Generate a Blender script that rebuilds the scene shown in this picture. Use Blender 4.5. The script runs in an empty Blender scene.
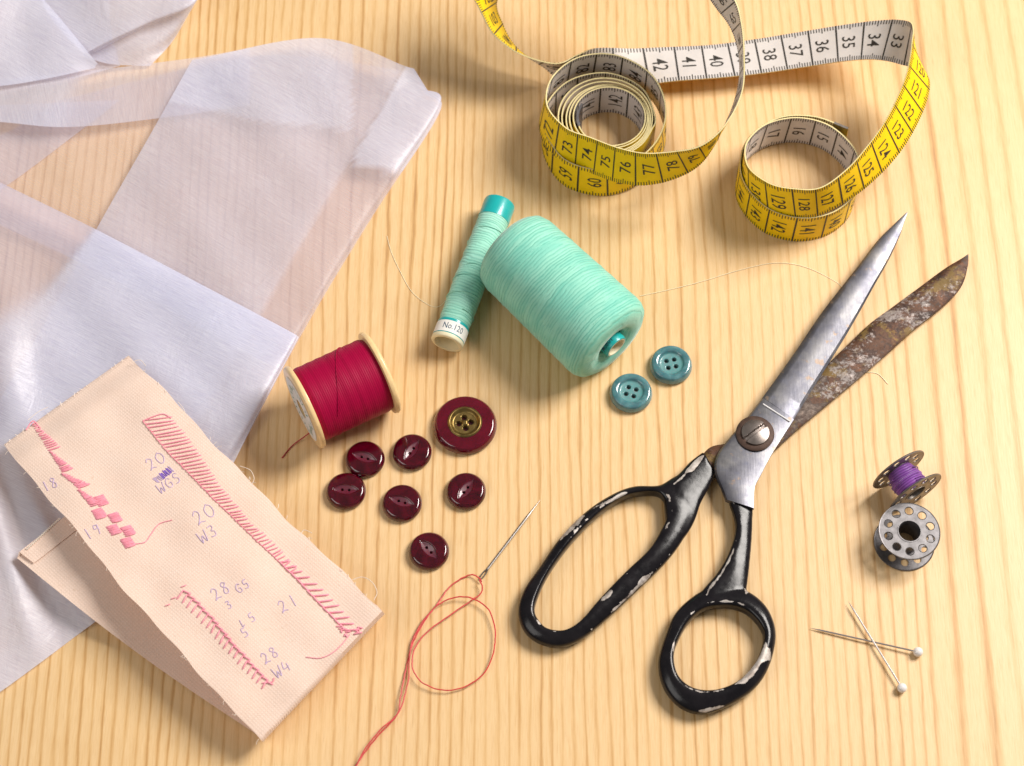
import bpy, bmesh, math, random
from mathutils.kdtree import KDTree
from mathutils import Vector, Matrix
random.seed(7)
R = math.radians
scene = bpy.context.scene
COL = scene.collection
scene.unit_settings.scale_length = 0.01          # one unit is one centimetre

# ------------------------------------------------------------------ camera
ELEV = R(63.0); F = 2000.0; W, H = 1024, 766
DIST = F / 28.1
CAM = Vector((0, -math.cos(ELEV) * DIST, math.sin(ELEV) * DIST))
RIGHT = Vector((1, 0, 0)); UP = Vector((0, math.sin(ELEV), math.cos(ELEV)))
FWD = Vector((0, math.cos(ELEV), -math.sin(ELEV)))
def P(px, py, z=0.0):
    """point at height z that the photograph shows at pixel px, py"""
    d = RIGHT * ((px - W / 2) / F) + UP * (-(py - H / 2) / F) + FWD
    t = (z - CAM.z) / d.z
    return CAM + d * t
cd = bpy.data.cameras.new("camera"); cam = bpy.data.objects.new("camera", cd); COL.objects.link(cam)
cam.location = CAM; cam.rotation_euler = (math.pi / 2 - ELEV, 0, 0)
cd.sensor_width = 36; cd.lens = F / W * 36; cd.clip_start = 1; cd.clip_end = 2000
scene.camera = cam
cd.dof.use_dof = True
cd.dof.focus_distance = (P(600, 440, .4) - CAM).dot(FWD); cd.dof.aperture_fstop = 0.17

# ------------------------------------------------------------------ helpers
def cat(p0, p1, p2, p3, t):
    return [0.5 * ((2 * b) + (-a + c) * t + (2 * a - 5 * b + 4 * c - d) * t * t + (-a + 3 * b - 3 * c + d) * t ** 3)
            for a, b, c, d in zip(p0, p1, p2, p3)]
def spline(pts, n, closed=False):
    """n samples of a Catmull-Rom curve through pts (tuples of any length)"""
    m = len(pts); out = []
    segs = m if closed else m - 1
    for i in range(n):
        t = i / n * segs if closed else i / (n - 1) * segs
        k = min(int(t), segs - 1); f = t - k
        if closed:
            q = [pts[(k + j) % m] for j in (-1, 0, 1, 2)]
        else:
            ext = lambda j: pts[j] if 0 <= j < m else ([2 * a - b for a, b in zip(pts[0], pts[1])] if j < 0 else [2 * a - b for a, b in zip(pts[-1], pts[-2])])
            q = [ext(k - 1), ext(k), ext(k + 1), ext(k + 2)]
        out.append(cat(*q, f))
    return out
def px3(pts, n, z=None, closed=False):
    """pixel polyline (x, y[, z]) to smooth world points"""
    q = [(p[0], p[1], p[2] if len(p) > 2 else z) for p in pts]
    return [P(*s) for s in spline(q, n, closed)]
class MB:
    def __init__(self): self.v = []; self.f = []; self.m = []; self.a = {}
    def add(self, vs, fs, mi=0, **attrs):
        o = len(self.v); self.v += [Vector(v) for v in vs]; self.f += [[i + o for i in f] for f in fs]; self.m += [mi] * len(fs)
        for k, val in attrs.items(): self.a.setdefault(k, {}).update({o + i: x for i, x in enumerate(val)})
    def grid(self, rows, mi=0, closed_u=False, closed_v=False, flip=False, **attrs):
        nr, nc = len(rows), len(rows[0]); fs = []
        for i in range(nr if closed_u else nr - 1):
            for j in range(nc if closed_v else nc - 1):
                f = [i * nc + j, i * nc + (j + 1) % nc, ((i + 1) % nr) * nc + (j + 1) % nc, ((i + 1) % nr) * nc + j]
                fs.append(f[::-1] if flip else f)
        self.add([p for r in rows for p in r], fs, mi, **{k: [x for r in v for x in r] for k, v in attrs.items()})
    def tube(self, pts, r, sides=6, mi=0, taper=None):
        pts = [Vector(p) for p in pts]; n = len(pts); rows = []
        t = (pts[1] - pts[0]).normalized(); ref = Vector((0, 0, 1)) if abs(t.z) < .9 else Vector((1, 0, 0))
        u = t.cross(ref).normalized()
        for i in range(n):
            t = (pts[min(i + 1, n - 1)] - pts[max(i - 1, 0)]).normalized()
            u = (u - t * u.dot(t)).normalized(); w = t.cross(u)
            rr = r * (taper(i / (n - 1)) if taper else 1)
            rows.append([pts[i] + u * (rr * math.cos(2 * math.pi * k / sides)) + w * (rr * math.sin(2 * math.pi * k / sides)) for k in range(sides)])
        self.grid(rows, mi, closed_v=True)
        o = len(self.v) - n * sides
        self.f += [[o + k for k in range(sides)], [o + (n - 1) * sides + k for k in range(sides)][::-1]]; self.m += [mi, mi]
    def lathe(self, prof, n=48, mi=0, cap=False):
        """profile of (radius, z) turned about the local Z axis"""
        self.grid([[Vector((r * math.cos(2 * math.pi * k / n), r * math.sin(2 * math.pi * k / n), z)) for k in range(n)] for r, z in prof], mi, closed_v=True)
    def build(self, name, mats, parent=None, local=False, angle=40, origin=None):
        if not isinstance(mats, (list, tuple)): mats = [mats]
        off = Vector((0, 0, 0))
        if not local: off = parent.location if parent else (origin or Vector((0, 0, 0)))
        if parent and not local:
            q = parent
            off = Vector(off)
            while q.parent: q = q.parent; off += q.location
        me = bpy.data.meshes.new(name)
        me.from_pydata([v - off for v in self.v], [], self.f)
        for m in mats: me.materials.append(m)
        me.polygons.foreach_set("material_index", self.m)
        for k, d in self.a.items():
            at = me.attributes.new(k, 'FLOAT', 'POINT')
            at.data.foreach_set("value", [float(d.get(i, 0)) for i in range(len(self.v))])
        me.validate(); me.update()
        me.shade_smooth(); me.set_sharp_from_angle(angle=R(angle))
        o = bpy.data.objects.new(name, me); COL.objects.link(o)
        if parent: o.parent = parent
        elif origin is not None and not local: o.location = origin
        return o
def tag(o, label, category, group=None, kind=None):
    o["label"] = label; o["category"] = category
    if group: o["group"] = group
    if kind: o["kind"] = kind
    return o
def thing(name, loc, label, category, group=None):
    o = bpy.data.objects.new(name, None); o.empty_display_size = .5; COL.objects.link(o); o.location = loc
    return tag(o, label, category, group)
def curve_mesh(splines, extrude):
    """flat outline with holes, extruded: returns verts, faces"""
    cu = bpy.data.curves.new("outline", 'CURVE'); cu.dimensions = '2D'; cu.fill_mode = 'BOTH'; cu.extrude = extrude
    for s in splines:
        sp = cu.splines.new('POLY'); sp.points.add(len(s) - 1); sp.use_cyclic_u = True
        for p, c in zip(sp.points, s): p.co = (c[0], c[1], 0, 1)
    return curve_to_data(cu)
def curve_to_data(cu):
    o = bpy.data.objects.new("outline", cu); COL.objects.link(o)
    bpy.context.view_layer.update()
    me = bpy.data.meshes.new_from_object(o.evaluated_get(bpy.context.evaluated_depsgraph_get()))
    vs = [tuple(v.co) for v in me.vertices]; fs = [list(p.vertices) for p in me.polygons]
    bpy.data.objects.remove(o); bpy.data.meshes.remove(me); bpy.data.curves.remove(cu)
    return vs, fs
_txt = {}
def text_mesh(s, size=1.0, sx=1.0):
    key = (s, size, sx)
    if key not in _txt:
        cu = bpy.data.curves.new("txt", 'FONT'); cu.body = s; cu.size = size; cu.align_x = 'CENTER'; cu.align_y = 'CENTER'
        cu.resolution_u = 2; cu.offset = .002 * size; cu.fill_mode = 'FRONT'
        vs, fs = curve_to_data(cu)
        bm = bmesh.new(); bv = [bm.verts.new(v) for v in vs]
        for f in fs:
            try: bm.faces.new([bv[i] for i in f])
            except ValueError: pass
        for ax in (0, 1):
            for k in range(-12, 13):
                nv = Vector((0, 0, 0)); nv[ax] = 1; co = Vector((0, 0, 0)); co[ax] = k * .11
                bmesh.ops.bisect_plane(bm, geom=bm.verts[:] + bm.edges[:] + bm.faces[:], plane_co=co, plane_no=nv)
        bm.verts.index_update(); vs = [tuple(v.co) for v in bm.verts]; fs = [[v.index for v in f.verts] for f in bm.faces]; bm.free()
        _txt[key] = ([(v[0] * sx, v[1]) for v in vs], fs)
    return _txt[key]

# ------------------------------------------------------------------ materials
class NT:
    def __init__(self, name):
        self.mat = bpy.data.materials.new(name); self.mat.use_nodes = True
        self.t = self.mat.node_tree; self.n = self.t.nodes; self.n.clear()
        self.out = self.n.new('ShaderNodeOutputMaterial')
    def __call__(self, typ, ins=None, **props):
        nd = self.n.new(typ)
        for k, v in props.items(): setattr(nd, k, v)
        for k, v in (ins or {}).items():
            s = nd.inputs[k]
            if hasattr(v, 'is_output') or hasattr(v, 'links'): self.t.links.new(v, s)
            else: s.default_value = v
        return nd
    def math(self, op, a, b=0.0, c=0.0, clamp=False):
        nd = self.n.new('ShaderNodeMath'); nd.operation = op; nd.use_clamp = clamp
        for i, v in enumerate((a, b, c)):
            if hasattr(v, 'links'): self.t.links.new(v, nd.inputs[i])
            else: nd.inputs[i].default_value = v
        return nd.outputs[0]
    def ramp(self, fac, stops, interp='LINEAR'):
        nd = self.n.new('ShaderNodeValToRGB'); nd.color_ramp.interpolation = interp
        el = nd.color_ramp.elements
        while len(el) < len(stops): el.new(.5)
        for e, (p, c) in zip(el, stops):
            e.position = p; e.color = (c, c, c, 1) if isinstance(c, (int, float)) else (*c, 1)
        self.t.links.new(fac, nd.inputs[0]); return nd.outputs[0]
    def mix(self, fac, a, b, mode='MIX'):
        nd = self.n.new('ShaderNodeMix'); nd.data_type = 'RGBA'; nd.blend_type = mode
        for i, v in ((0, fac), (6, a), (7, b)):
            if hasattr(v, 'links'): self.t.links.new(v, nd.inputs[i])
            else: nd.inputs[i].default_value = v if i == 0 else (*v, 1)
        return nd.outputs[2]
    def coord(self, scale=(1, 1, 1), rot=(0, 0, 0), out='Object', loc=(0, 0, 0)):
        tc = self.n.new('ShaderNodeTexCoord')
        mp = self('ShaderNodeMapping', {'Vector': tc.outputs[out], 'Scale': scale, 'Rotation': rot, 'Location': loc})
        return mp.outputs[0]
    def noise(self, vec, scale=1, detail=4, rough=.55, dist=0):
        return self('ShaderNodeTexNoise', {'Vector': vec, 'Scale': scale, 'Detail': detail, 'Roughness': rough, 'Distortion': dist}).outputs[0]
    def attr(self, name): return self('ShaderNodeAttribute', attribute_name=name).outputs['Fac']
    def bump(self, h, strength=.3, dist=.02):
        return self('ShaderNodeBump', {'Height': h, 'Strength': strength, 'Distance': dist}).outputs[0]
    def bsdf(self, base, rough=.5, **kw):
        ins = {'Base Color': base if hasattr(base, 'links') else (*base, 1), 'Roughness': rough}
        for k, v in kw.items():
            k = k.replace('_', ' ').title().replace('Ior', 'IOR')
            ins[k] = (*v, 1) if isinstance(v, tuple) and len(v) == 3 and ('Color' in k or 'Tint' in k) else v
        return self('ShaderNodeBsdfPrincipled', ins)
    def done(self, sh):
        self.t.links.new(sh.outputs[0] if hasattr(sh, 'outputs') else sh, self.out.inputs[0]); return self.mat
def simple(name, base, rough=.5, noise_amt=.08, noise_scale=3, bump=0, bump_scale=40, **kw):
    t = NT(name); c = t.coord()
    n = t.noise(c, noise_scale)
    lo = tuple(x * (1 - noise_amt) for x in base); hi = tuple(min(1, x * (1 + noise_amt)) for x in base)
    k = dict(kw)
    if bump: k['normal'] = t.bump(t.noise(c, bump_scale, 3), bump, .02)
    return t.done(t.bsdf(t.ramp(n, [(.3, lo), (.7, hi)]), rough, **k))

def wood_material():
    t = NT("pale_pine_wood")
    c = t.coord()
    sep = t('ShaderNodeSeparateXYZ', {'Vector': c}); x, y = sep.outputs[0], sep.outputs[1]
    w1 = t.noise(t.coord((.10, .018, 1), loc=(3.1, 1.2, 0)), 1, 2, .5)
    w2 = t.noise(t.coord((.45, .05, 1)), 1, 3, .5)
    w3 = t.noise(t.coord((1.6, .16, 1)), 1, 2, .5)
    wob = t.math('ADD', t.math('MULTIPLY', t.math('SUBTRACT', w1, .5), 2.2), t.math('MULTIPLY', t.math('SUBTRACT', w2, .5), .55))
    wob = t.math('ADD', wob, t.math('MULTIPLY', t.math('SUBTRACT', w3, .5), .13))
    w4 = t.noise(t.coord((6, .6, 1), loc=(6, 6, 0)), 1, 3, .6)
    wob = t.math('ADD', wob, t.math('MULTIPLY', t.math('SUBTRACT', w4, .5), .12))
    xx = t.math('ADD', x, wob)
    ph = t.math('MULTIPLY', xx, 2.6)
    over = t.math('MAXIMUM', t.math('SUBTRACT', xx, 13.8), 0.0)
    ph = t.math('SUBTRACT', ph, t.math('MULTIPLY', over, 1.55))
    cell = t.math('FLOOR', ph); fr = t.math('FRACT', ph)
    # late wood: slow rise, quick fall at each ring
    ring = t.ramp(fr, [(0, .12), (.12, .02), (.50, .10), (.68, .45), (.80, 1), (.90, .70), (1, .12)])
    rnd = t('ShaderNodeTexWhiteNoise', {'W': cell}, noise_dimensions='1D').outputs[0]
    amp = t.ramp(rnd, [(0, .55), (1, 1.1)])
    ring = t.math('MULTIPLY', ring, amp)
    patch = t.ramp(t.noise(t.coord((.16, .03, 1), loc=(9, 0, 0)), 1, 3), [(.3, .5), (.7, 1.0)])
    ring = t.math('MULTIPLY', ring, patch)
    fibre = t.noise(t.coord((16, .7, 1)), 1, 4, .65)
    fine = t.noise(t.coord((45, 1.6, 1), loc=(2, 5, 0)), 1, 2, .6)
    pores = t.ramp(t.noise(t.coord((22, 1.1, 1), loc=(7, 3, 0)), 1, 2, .5), [(.62, 0), (.74, 1)])
    ring = t.math('ADD', ring, t.math('MULTIPLY', t.math('SUBTRACT', fibre, .5), 1.05), clamp=True)
    col = t.ramp(ring, [(0, (.82, .57, .295)), (.3, (.745, .48, .21)), (.7, (.56, .30, .09)), (1, (.38, .17, .04))])
    tone = t.noise(t.coord((.12, .02, 1), loc=(1, 8, 0)), 1, 2)
    col = t.mix(t.math('MULTIPLY', tone, .3), col, (.80, .57, .35))
    col = t.mix(t.math('MULTIPLY', pores, .28), col, (.42, .21, .07))
    col = t.mix(t.ramp(fine, [(.35, .22), (.65, 0)]), col, (.52, .30, .12))
    bh = t.math('ADD', t.math('MULTIPLY', ring, -.5), t.math('MULTIPLY', fine, -.4))
    rough = t.ramp(ring, [(0, .40), (1, .52)])
    return t.done(t.bsdf(col, rough, normal=t.bump(bh, .25, .02), specular_ior_level=.55))

def fabric_material():
    t = NT("sheer_organza")
    c = t.coord()
    a = t.attr("opacity"); u = t.attr("weft")
    # slubs that run across the stripes
    comb = t('ShaderNodeCombineXYZ', {'X': t.math('MULTIPLY', u, 26.0), 'Y': t.math('MULTIPLY', t.attr("warp"), 1.3)}).outputs[0]
    slub = t.noise(comb, 1, 3, .6)
    weave = t.noise(t.coord((30, 30, 30)), 1, 2)
    dens = t.math('MULTIPLY', a, t.ramp(slub, [(.25, .88), (.75, 1.06)]))
    dens = t.math('MULTIPLY', dens, t.ramp(t.noise(c, .5, 3), [(.3, .94), (.7, 1.04)]), clamp=True)
    lw = t('ShaderNodeLayerWeight', {'Blend': .35}).outputs['Facing']
    dens = t.math('ADD', dens, t.math('MULTIPLY', t.math('MULTIPLY', lw, lw), t.math('MULTIPLY', t.math('SUBTRACT', 1.0, dens), .55)), clamp=True)
    cre = t.noise(t.coord((.5, .5, .5), loc=(3, 7, 1)), 1, 5, .62, .8)
    nb0 = t.bump(cre, .28, .30)
    nb = t('ShaderNodeBump', {'Height': t.math('ADD', slub, t.math('MULTIPLY', weave, .35)), 'Strength': .3, 'Distance': .03, 'Normal': nb0}).outputs[0]
    col = t.ramp(slub, [(.3, (.755, .77, .95)), (.7, (.87, .885, 1.0))])
    p = t.bsdf(col, .38, normal=nb, specular_ior_level=.9, sheen_weight=.3, sheen_roughness=.4)
    tr = t('ShaderNodeBsdfTranslucent', {'Color': (.80, .80, .95, 1), 'Normal': nb})
    cloth = t('ShaderNodeMixShader', {0: .32, 1: p.outputs[0], 2: tr.outputs[0]})
    tp = t('ShaderNodeBsdfTransparent', {'Color': (.97, .95, .98, 1)})
    return t.done(t('ShaderNodeMixShader', {0: dens, 1: tp.outputs[0], 2: cloth.outputs[0]}))

def calico_material():
    t = NT("unbleached_calico")
    rz = (0, 0, R(42))
    wx = t('ShaderNodeTexWave', {'Vector': t.coord((3.4, 3.4, 3.4), rz), 'Scale': 1.0, 'Distortion': .6, 'Detail': 1}).outputs[1]
    wy = t('ShaderNodeTexWave', {'Vector': t.coord((3.4, 3.4, 3.4), rz), 'Scale': 1.0, 'Distortion': .6, 'Detail': 1}, bands_direction='Y').outputs[1]
    weave = t.math('MULTIPLY', wx, wy)
    n = t.noise(t.coord(), 1.2, 5); f = t.noise(t.coord((14, 14, 14)), 1, 3)
    col = t.mix(n, (.93, .70, .58), (.96, .79, .695))
    col = t.mix(t.ramp(f, [(.3, .30), (.6, 0)]), col, (.76, .58, .45))
    col = t.mix(t.ramp(weave, [(.0, .24), (.45, 0)]), col, (.70, .50, .38))
    col = t.mix(t.ramp(t.noise(t.coord((3, 3, 3), loc=(4, 1, 0)), 2, 3), [(.68, 0), (.76, .35)]), col, (.60, .40, .24))
    nb = t.bump(t.math('ADD', t.math('MULTIPLY', weave, .6), t.math('MULTIPLY', f, .7)), .4, .03)
    p = t.bsdf(col, .85, normal=nb, sheen_weight=.25, sheen_roughness=.5, specular_ior_level=.2)
    tr = t('ShaderNodeBsdfTranslucent', {'Color': (.80, .56, .38, 1)})
    return t.done(t('ShaderNodeMixShader', {0: .14, 1: p.outputs[0], 2: tr.outputs[0]}))

def thread_material(name, base, dark, freq, rough=.55, strength=.6, sheen=.3, patch=.0, light=None, pitch=.35, cross=0.0, spec=.35):
    """wound yarn: fine turns along the local Z axis, with stray crossing turns"""
    t = NT(name)
    c = t.coord()
    sep = t('ShaderNodeSeparateXYZ', {'Vector': c})
    ang = t.math('DIVIDE', t.math('ARCTAN2', sep.outputs[1], sep.outputs[0]), 2 * math.pi)
    zz = t.math('ADD', sep.outputs[2], t.math('MULTIPLY', t.math('SUBTRACT', t.noise(t.coord((.6, .6, 1.2)), 1, 3), .5), pitch))
    ph = t.math('ADD', t.math('MULTIPLY', zz, freq), ang)
    s = t.math('ABSOLUTE', t.math('SINE', t.math('MULTIPLY', ph, math.pi)))
    ph2 = t.math('SUBTRACT', t.math('MULTIPLY', zz, freq * .8), t.math('MULTIPLY', ang, 5.0))
    s2 = t.math('MULTIPLY', t.math('ABSOLUTE', t.math('SINE', t.math('MULTIPLY', ph2, math.pi))), t.ramp(t.noise(t.coord((1.2, 1.2, 2.0), loc=(8, 1, 4)), 1.5, 3), [(.50, 0), (.60, cross)]))
    s = t.math('MAXIMUM', s, s2)
    turn = t('ShaderNodeTexWhiteNoise', {'W': t.math('FLOOR', ph)}, noise_dimensions='1D').outputs[0]
    fuzz = t.noise(t.coord((9, 9, 30)), 1, 3)
    h = t.math('ADD', t.math('ADD', s, t.math('MULTIPLY', turn, .7)), t.math('MULTIPLY', fuzz, .6))
    f = t.math('ADD', t.math('MULTIPLY', s, .45), t.math('ADD', t.math('MULTIPLY', turn, .4), t.math('MULTIPLY', fuzz, .3)))
    col = t.ramp(f, [(.15, dark), (.75, base)])
    if patch:
        pn = t.ramp(t.noise(t.coord((.5, .5, 1.1), loc=(1, 2, 3)), 1.6, 2), [(.45, 0), (.62, 1)])
        col = t.mix(t.math('MULTIPLY', pn, patch), col, light)  # patchy sheen of the winding, put into the colour
    return t.done(t.bsdf(col, rough, normal=t.bump(h, strength, .03), sheen_weight=sheen, sheen_roughness=.4, specular_ior_level=spec))

def steel_material(name, kind):
    t = NT(name)
    c = t.coord()
    n1 = t.noise(t.coord((1.1, 1.1, 1.1)), 1.0, 6, .62); n2 = t.noise(t.coord((3.2, 3.2, 3.2), loc=(5, 2, 1)), 1, 5, .65)
    sc = t.noise(t.coord((14, 1.2, 8), (0, 0, R(-33))), 1, 3, .6)
    if kind == 'bright':
        col = t.ramp(n1, [(.28, (.10, .10, .125)), (.48, (.165, .163, .185)), (.62, (.215, .21, .22)), (.82, (.30, .285, .28))])
        st = t.ramp(n2, [(.54, 0), (.70, .35), (.85, .5)])
        col = t.mix(st, col, (.10, .11, .17))
        spots = t.ramp(t.noise(t.coord((2.6, 2.6, 2.6), loc=(2, 9, 4)), 1, 4), [(.64, 0), (.70, .6)])
        col = t.mix(spots, col, (.33, .22, .14))
        met = t.math('SUBTRACT', .85, t.math('MULTIPLY', spots, .6))
        rough = t.ramp(n2, [(.3, .34), (.7, .46)])
        nb = t.bump(t.math('ADD', sc, t.math('MULTIPLY', n2, .5)), .10, .02)
    else:
        m1 = t.noise(t.coord((.7, 1.0, 1), (0, 0, R(-42))), 1.0, 8, .72, .3); m2 = t.noise(t.coord((.5, .9, 1), (0, 0, R(-42)), loc=(4, 2, 0)), 1.0, 8, .75, .3)
        fine = t.noise(t.coord((9, 9, 9)), 1, 4, .7)
        col = t.ramp(t.math('ADD', m1, t.math('MULTIPLY', t.math('SUBTRACT', fine, .5), .22)), [(.30, (.020, .011, .008)), (.43, (.058, .025, .015)), (.50, (.11, .045, .020)), (.56, (.060, .036, .027)), (.66, (.17, .125, .10)), (.75, (.30, .25, .23))])
        och = t.ramp(t.math('ADD', t.noise(t.coord((.55, .8, 1), (0, 0, R(-42)), loc=(0, 4, 7)), 1, 7, .7), t.math('MULTIPLY', t.math('SUBTRACT', fine, .5), .2)), [(.55, 0), (.60, .75)])
        col = t.mix(och, col, (.20, .125, .03))
        gr = t.ramp(t.math('ADD', m2, t.math('MULTIPLY', t.math('SUBTRACT', fine, .5), .3)), [(.535, 0), (.60, .75)])
        col = t.mix(gr, col, t.ramp(fine, [(.35, (.19, .155, .145)), (.65, (.42, .37, .35))]))
        met = t.ramp(n2, [(.5, .15), (.66, .6)])
        rough = t.ramp(n2, [(.3, .75), (.7, .5)])
        nb = t.bump(t.math('ADD', t.math('MULTIPLY', n1, 1.2), n2), .55, .05)
    return t.done(t.bsdf(col, rough, metallic=met, normal=nb))

def enamel_material():
    t = NT("chipped_black_enamel")
    e = t.attr("wear")
    n = t.noise(t.coord(), 1.5, 5, .6); n2 = t.noise(t.coord((3, 3, 3), loc=(2, 2, 2)), 1.6, 5, .65)
    big = t.noise(t.coord((1, 1, 1), loc=(3, 1, 6)), .42, 2, .5)
    chip = t.math('ADD', t.math('MULTIPLY', e, .30), t.math('ADD', t.math('MULTIPLY', n, .30), t.math('ADD', t.math('MULTIPLY', n2, .25), t.math('MULTIPLY', t.math('MULTIPLY', big, e), .42))))
    chip = t.ramp(chip, [(.655, 0), (.67, 1)])
    bare = t.ramp(n2, [(.35, (.30, .25, .22)), (.6, (.58, .53, .49)), (.75, (.70, .66, .62))])
    blk = t.ramp(n, [(.3, (.005, .0045, .006)), (.7, (.014, .012, .014))])
    col = t.mix(chip, blk, bare)
    rough = t.math('ADD', t.ramp(n2, [(.3, .13), (.7, .26)]), t.math('MULTIPLY', chip, .35))
    met = t.math('MULTIPLY', chip, .5)
    nb = t.bump(t.math('ADD', t.math('MULTIPLY', chip, -1.0), t.math('MULTIPLY', n2, .25)), .35, .03)
    return t.done(t.bsdf(col, rough, metallic=met, normal=nb, specular_ior_level=.3))

def button_material(name, lo, hi, frost, rough=.08, sss=.3, scale=1.2, coat=.6):
    t = NT(name)
    n = t.noise(t.coord(), scale, 3, dist=1.5)
    col = t.ramp(n, [(.3, lo), (.7, hi)])
    sc = t.noise(t.coord((18, 18, 18)), 1, 3)
    col = t.mix(t.math('MULTIPLY', t.attr("recess"), .8), col, frost)
    col = t.mix(t.attr("hole"), col, (.012, .008, .008))  # shade down in the thread holes, painted near black
    r = t.math('ADD', rough, t.math('MULTIPLY', t.attr("recess"), .3))
    return t.done(t.bsdf(col, r, subsurface_weight=sss, subsurface_radius=(1.0, .08, .10), subsurface_scale=.5, coat_weight=coat, coat_roughness=.04,
                         normal=t.bump(sc, .03, .01)))

M_WOOD = wood_material(); M_FAB = fabric_material(); M_CAL = calico_material()
M_PINK = simple("pink_cotton", (.95, .33, .42), .6, .15, 8, sheen_weight=.3)
M_INK = simple("violet_ink", (.58, .45, .62), .8, .2, 6)
M_INKD = simple("violet_scribble", (.30, .17, .58), .8, .2, 6)
M_HEM = simple("cream_hem_cotton", (.85, .74, .64), .8)
M_YEL = simple("yellow_tape_face", (.94, .62, .003), .42, .06, 2, bump=.1, bump_scale=30, specular_ior_level=.25)
M_WHT = simple("white_tape_face", (.63, .585, .56), .42, .05, 2, bump=.1, bump_scale=30, specular_ior_level=.5)
M_EDGE = simple("tape_edge", (.78, .66, .33), .5)
M_BLK = simple("black_print", (.03, .025, .02), .5)
M_STEEL = steel_material("stained_steel", 'bright'); M_RUST = steel_material("rusted_steel", 'rust'); M_ENAM = enamel_material()
M_SCREW = simple("dull_screw_steel", (.27, .23, .21), .38, .25, 3, metallic=.9, bump=.1)
M_SCREWD = simple("rusty_washer", (.075, .042, .03), .6, .3, 5, metallic=.4, bump=.3)
M_NICKEL = simple("worn_nickel", (.20, .19, .195), .48, .25, 4, metallic=.9, bump=.08)
M_NICKELW = simple("warm_nickel", (.25, .222, .20), .45, .25, 4, metallic=.85, bump=.08)
M_PINST = simple("pin_steel", (.60, .56, .55), .28, .1, 4, metallic=.9)
M_PEARL = simple("pearl_head", (.80, .76, .74), .16, .04, 4, coat_weight=.6)
M_RED = simple("red_thread", (.62, .035, .04), .5, .2, 5, sheen_weight=.3)
M_DRED = simple("dark_red_thread_end", (.40, .01, .03), .6, .2, 5)
M_PALE = simple("pale_thread", (.92, .82, .58), .7, .1, 5)
M_FUZZ = simple("loose_cotton_fibre", (.88, .76, .66), .8, .05, 5)
M_REDSP = thread_material("wound_crimson_thread", (.36, .001, .044), (.26, .0007, .030), 14, .5, .25, .0, pitch=.02, spec=.16)
M_AQUA = thread_material("wound_aqua_thread", (.31, .70, .55), (.14, .50, .385), 8.5, .65, .5, .35, patch=.45, light=(.14, .55, .44), pitch=.35, cross=1.0)
M_AQUA2 = thread_material("wound_aqua_fine_thread", (.34, .72, .57), (.16, .50, .40), 9, .6, .55, .3, patch=.4, light=(.46, .80, .68), pitch=.45)
M_TEAL = simple("teal_plastic_tube", (.01, .40, .40), .3, .05, 3, coat_weight=.3)
M_CREAMP = simple("cream_plastic", (.80, .74, .52), .45, .05, 3)
M_LABEL = simple("paper_label", (.82, .80, .76), .7, .04, 6)
M_SPOOL = simple("ivory_wooden_flange", (.84, .60, .30), .38, .08, 4, coat_weight=.25)
M_GREEN = simple("green_print", (.10, .34, .18), .7)
M_NAVY = simple("navy_print", (.03, .08, .14), .6)
M_PURP = thread_material("wound_violet_thread", (.24, .07, .36), (.09, .02, .16), 12, .45, .6, .3, pitch=.15)
M_BTN = button_material("maroon_button", (.040, .0004, .004), (.100, .001, .010), (.14, .018, .038), .09, .6)
M_BTNL = button_material("oxblood_button", (.085, .0008, .008), (.125, .002, .014), (.12, .002, .014), .07, .4)
M_BTNT = button_material("teal_pearl_button", (.045, .14, .165), (.12, .27, .285), (.13, .32, .32), .14, .4, 1.6)
def brass_material():
    t = NT("aged_brass"); n = t.noise(t.coord(), 5, 4)
    col = t.mix(t.attr("hole"), t.ramp(n, [(.3, (.17, .11, .035)), (.7, (.36, .25, .085))]), (.012, .008, .006))  # depth shade of the four holes is mixed into the brass colour
    return t.done(t.bsdf(col, .36, metallic=t.math('SUBTRACT', .9, t.attr("hole"), clamp=True), normal=t.bump(t.noise(t.coord((40, 40, 40)), 1, 2), .12, .02)))
M_BRASS = brass_material()

# ------------------------------------------------------------------ table top
b = MB(); n = 2
b.grid([[Vector((x, y, 0)) for x in (-70, 70)] for y in (-50, 70)], flip=True)
tt = b.build("table_top", M_WOOD, angle=180); tt["kind"] = "structure"
tt["label"] = "pale pine table top with fine straight grain"

# ------------------------------------------------------------------ sheer fabric (folded organza)
def sstep(a, b_, x):
    t = max(0, min(1, (x - a) / (b_ - a))); return t * t * (3 - 2 * t)
def side(p, a, c):      # signed pixel distance from line a-c, positive on its right when walking a to c in the picture
    dx, dy = c[0] - a[0], c[1] - a[1]; L = math.hypot(dx, dy)
    return ((p[0] - a[0]) * -dy + (p[1] - a[1]) * dx) / L
def wr(x, y, k):        # gentle cloth wrinkles
    return (math.sin(x * .031 * k + y * .017 + k) * math.sin(y * .023 * k - x * .011 + 2 * k) + .5 * math.sin(x * .05 * k - y * .061))
fab = MB()
def sheet(rows, nu, nv, alpha, zf=None, wrk=.05, k=1.0, wdir=(.86, .5)):
    cols = [spline(r, nu) for r in rows]
    g = []; op = []; we = []; wa = []
    lines = [spline([c[i] for c in cols], nv) for i in range(nu)]
    for ln in lines:
        gr = []; oo = []; w1 = []; w2 = []
        for (x, y, z) in ln:
            zz = z + wrk * wr(x, y, k) + (zf(x, y) if zf else 0)
            gr.append(P(x, y, max(.03, zz))); oo.append(max(0, min(1, alpha(x, y, z))))
            w1.append((x * wdir[1] * -1 + y * wdir[0]) / 28.0); w2.append((x * wdir[0] + y * wdir[1]) / 28.0)
        g.append(gr); op.append(oo); we.append(w1); wa.append(w2)
    fab.grid(g, opacity=op, weft=we, warp=wa)
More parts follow.
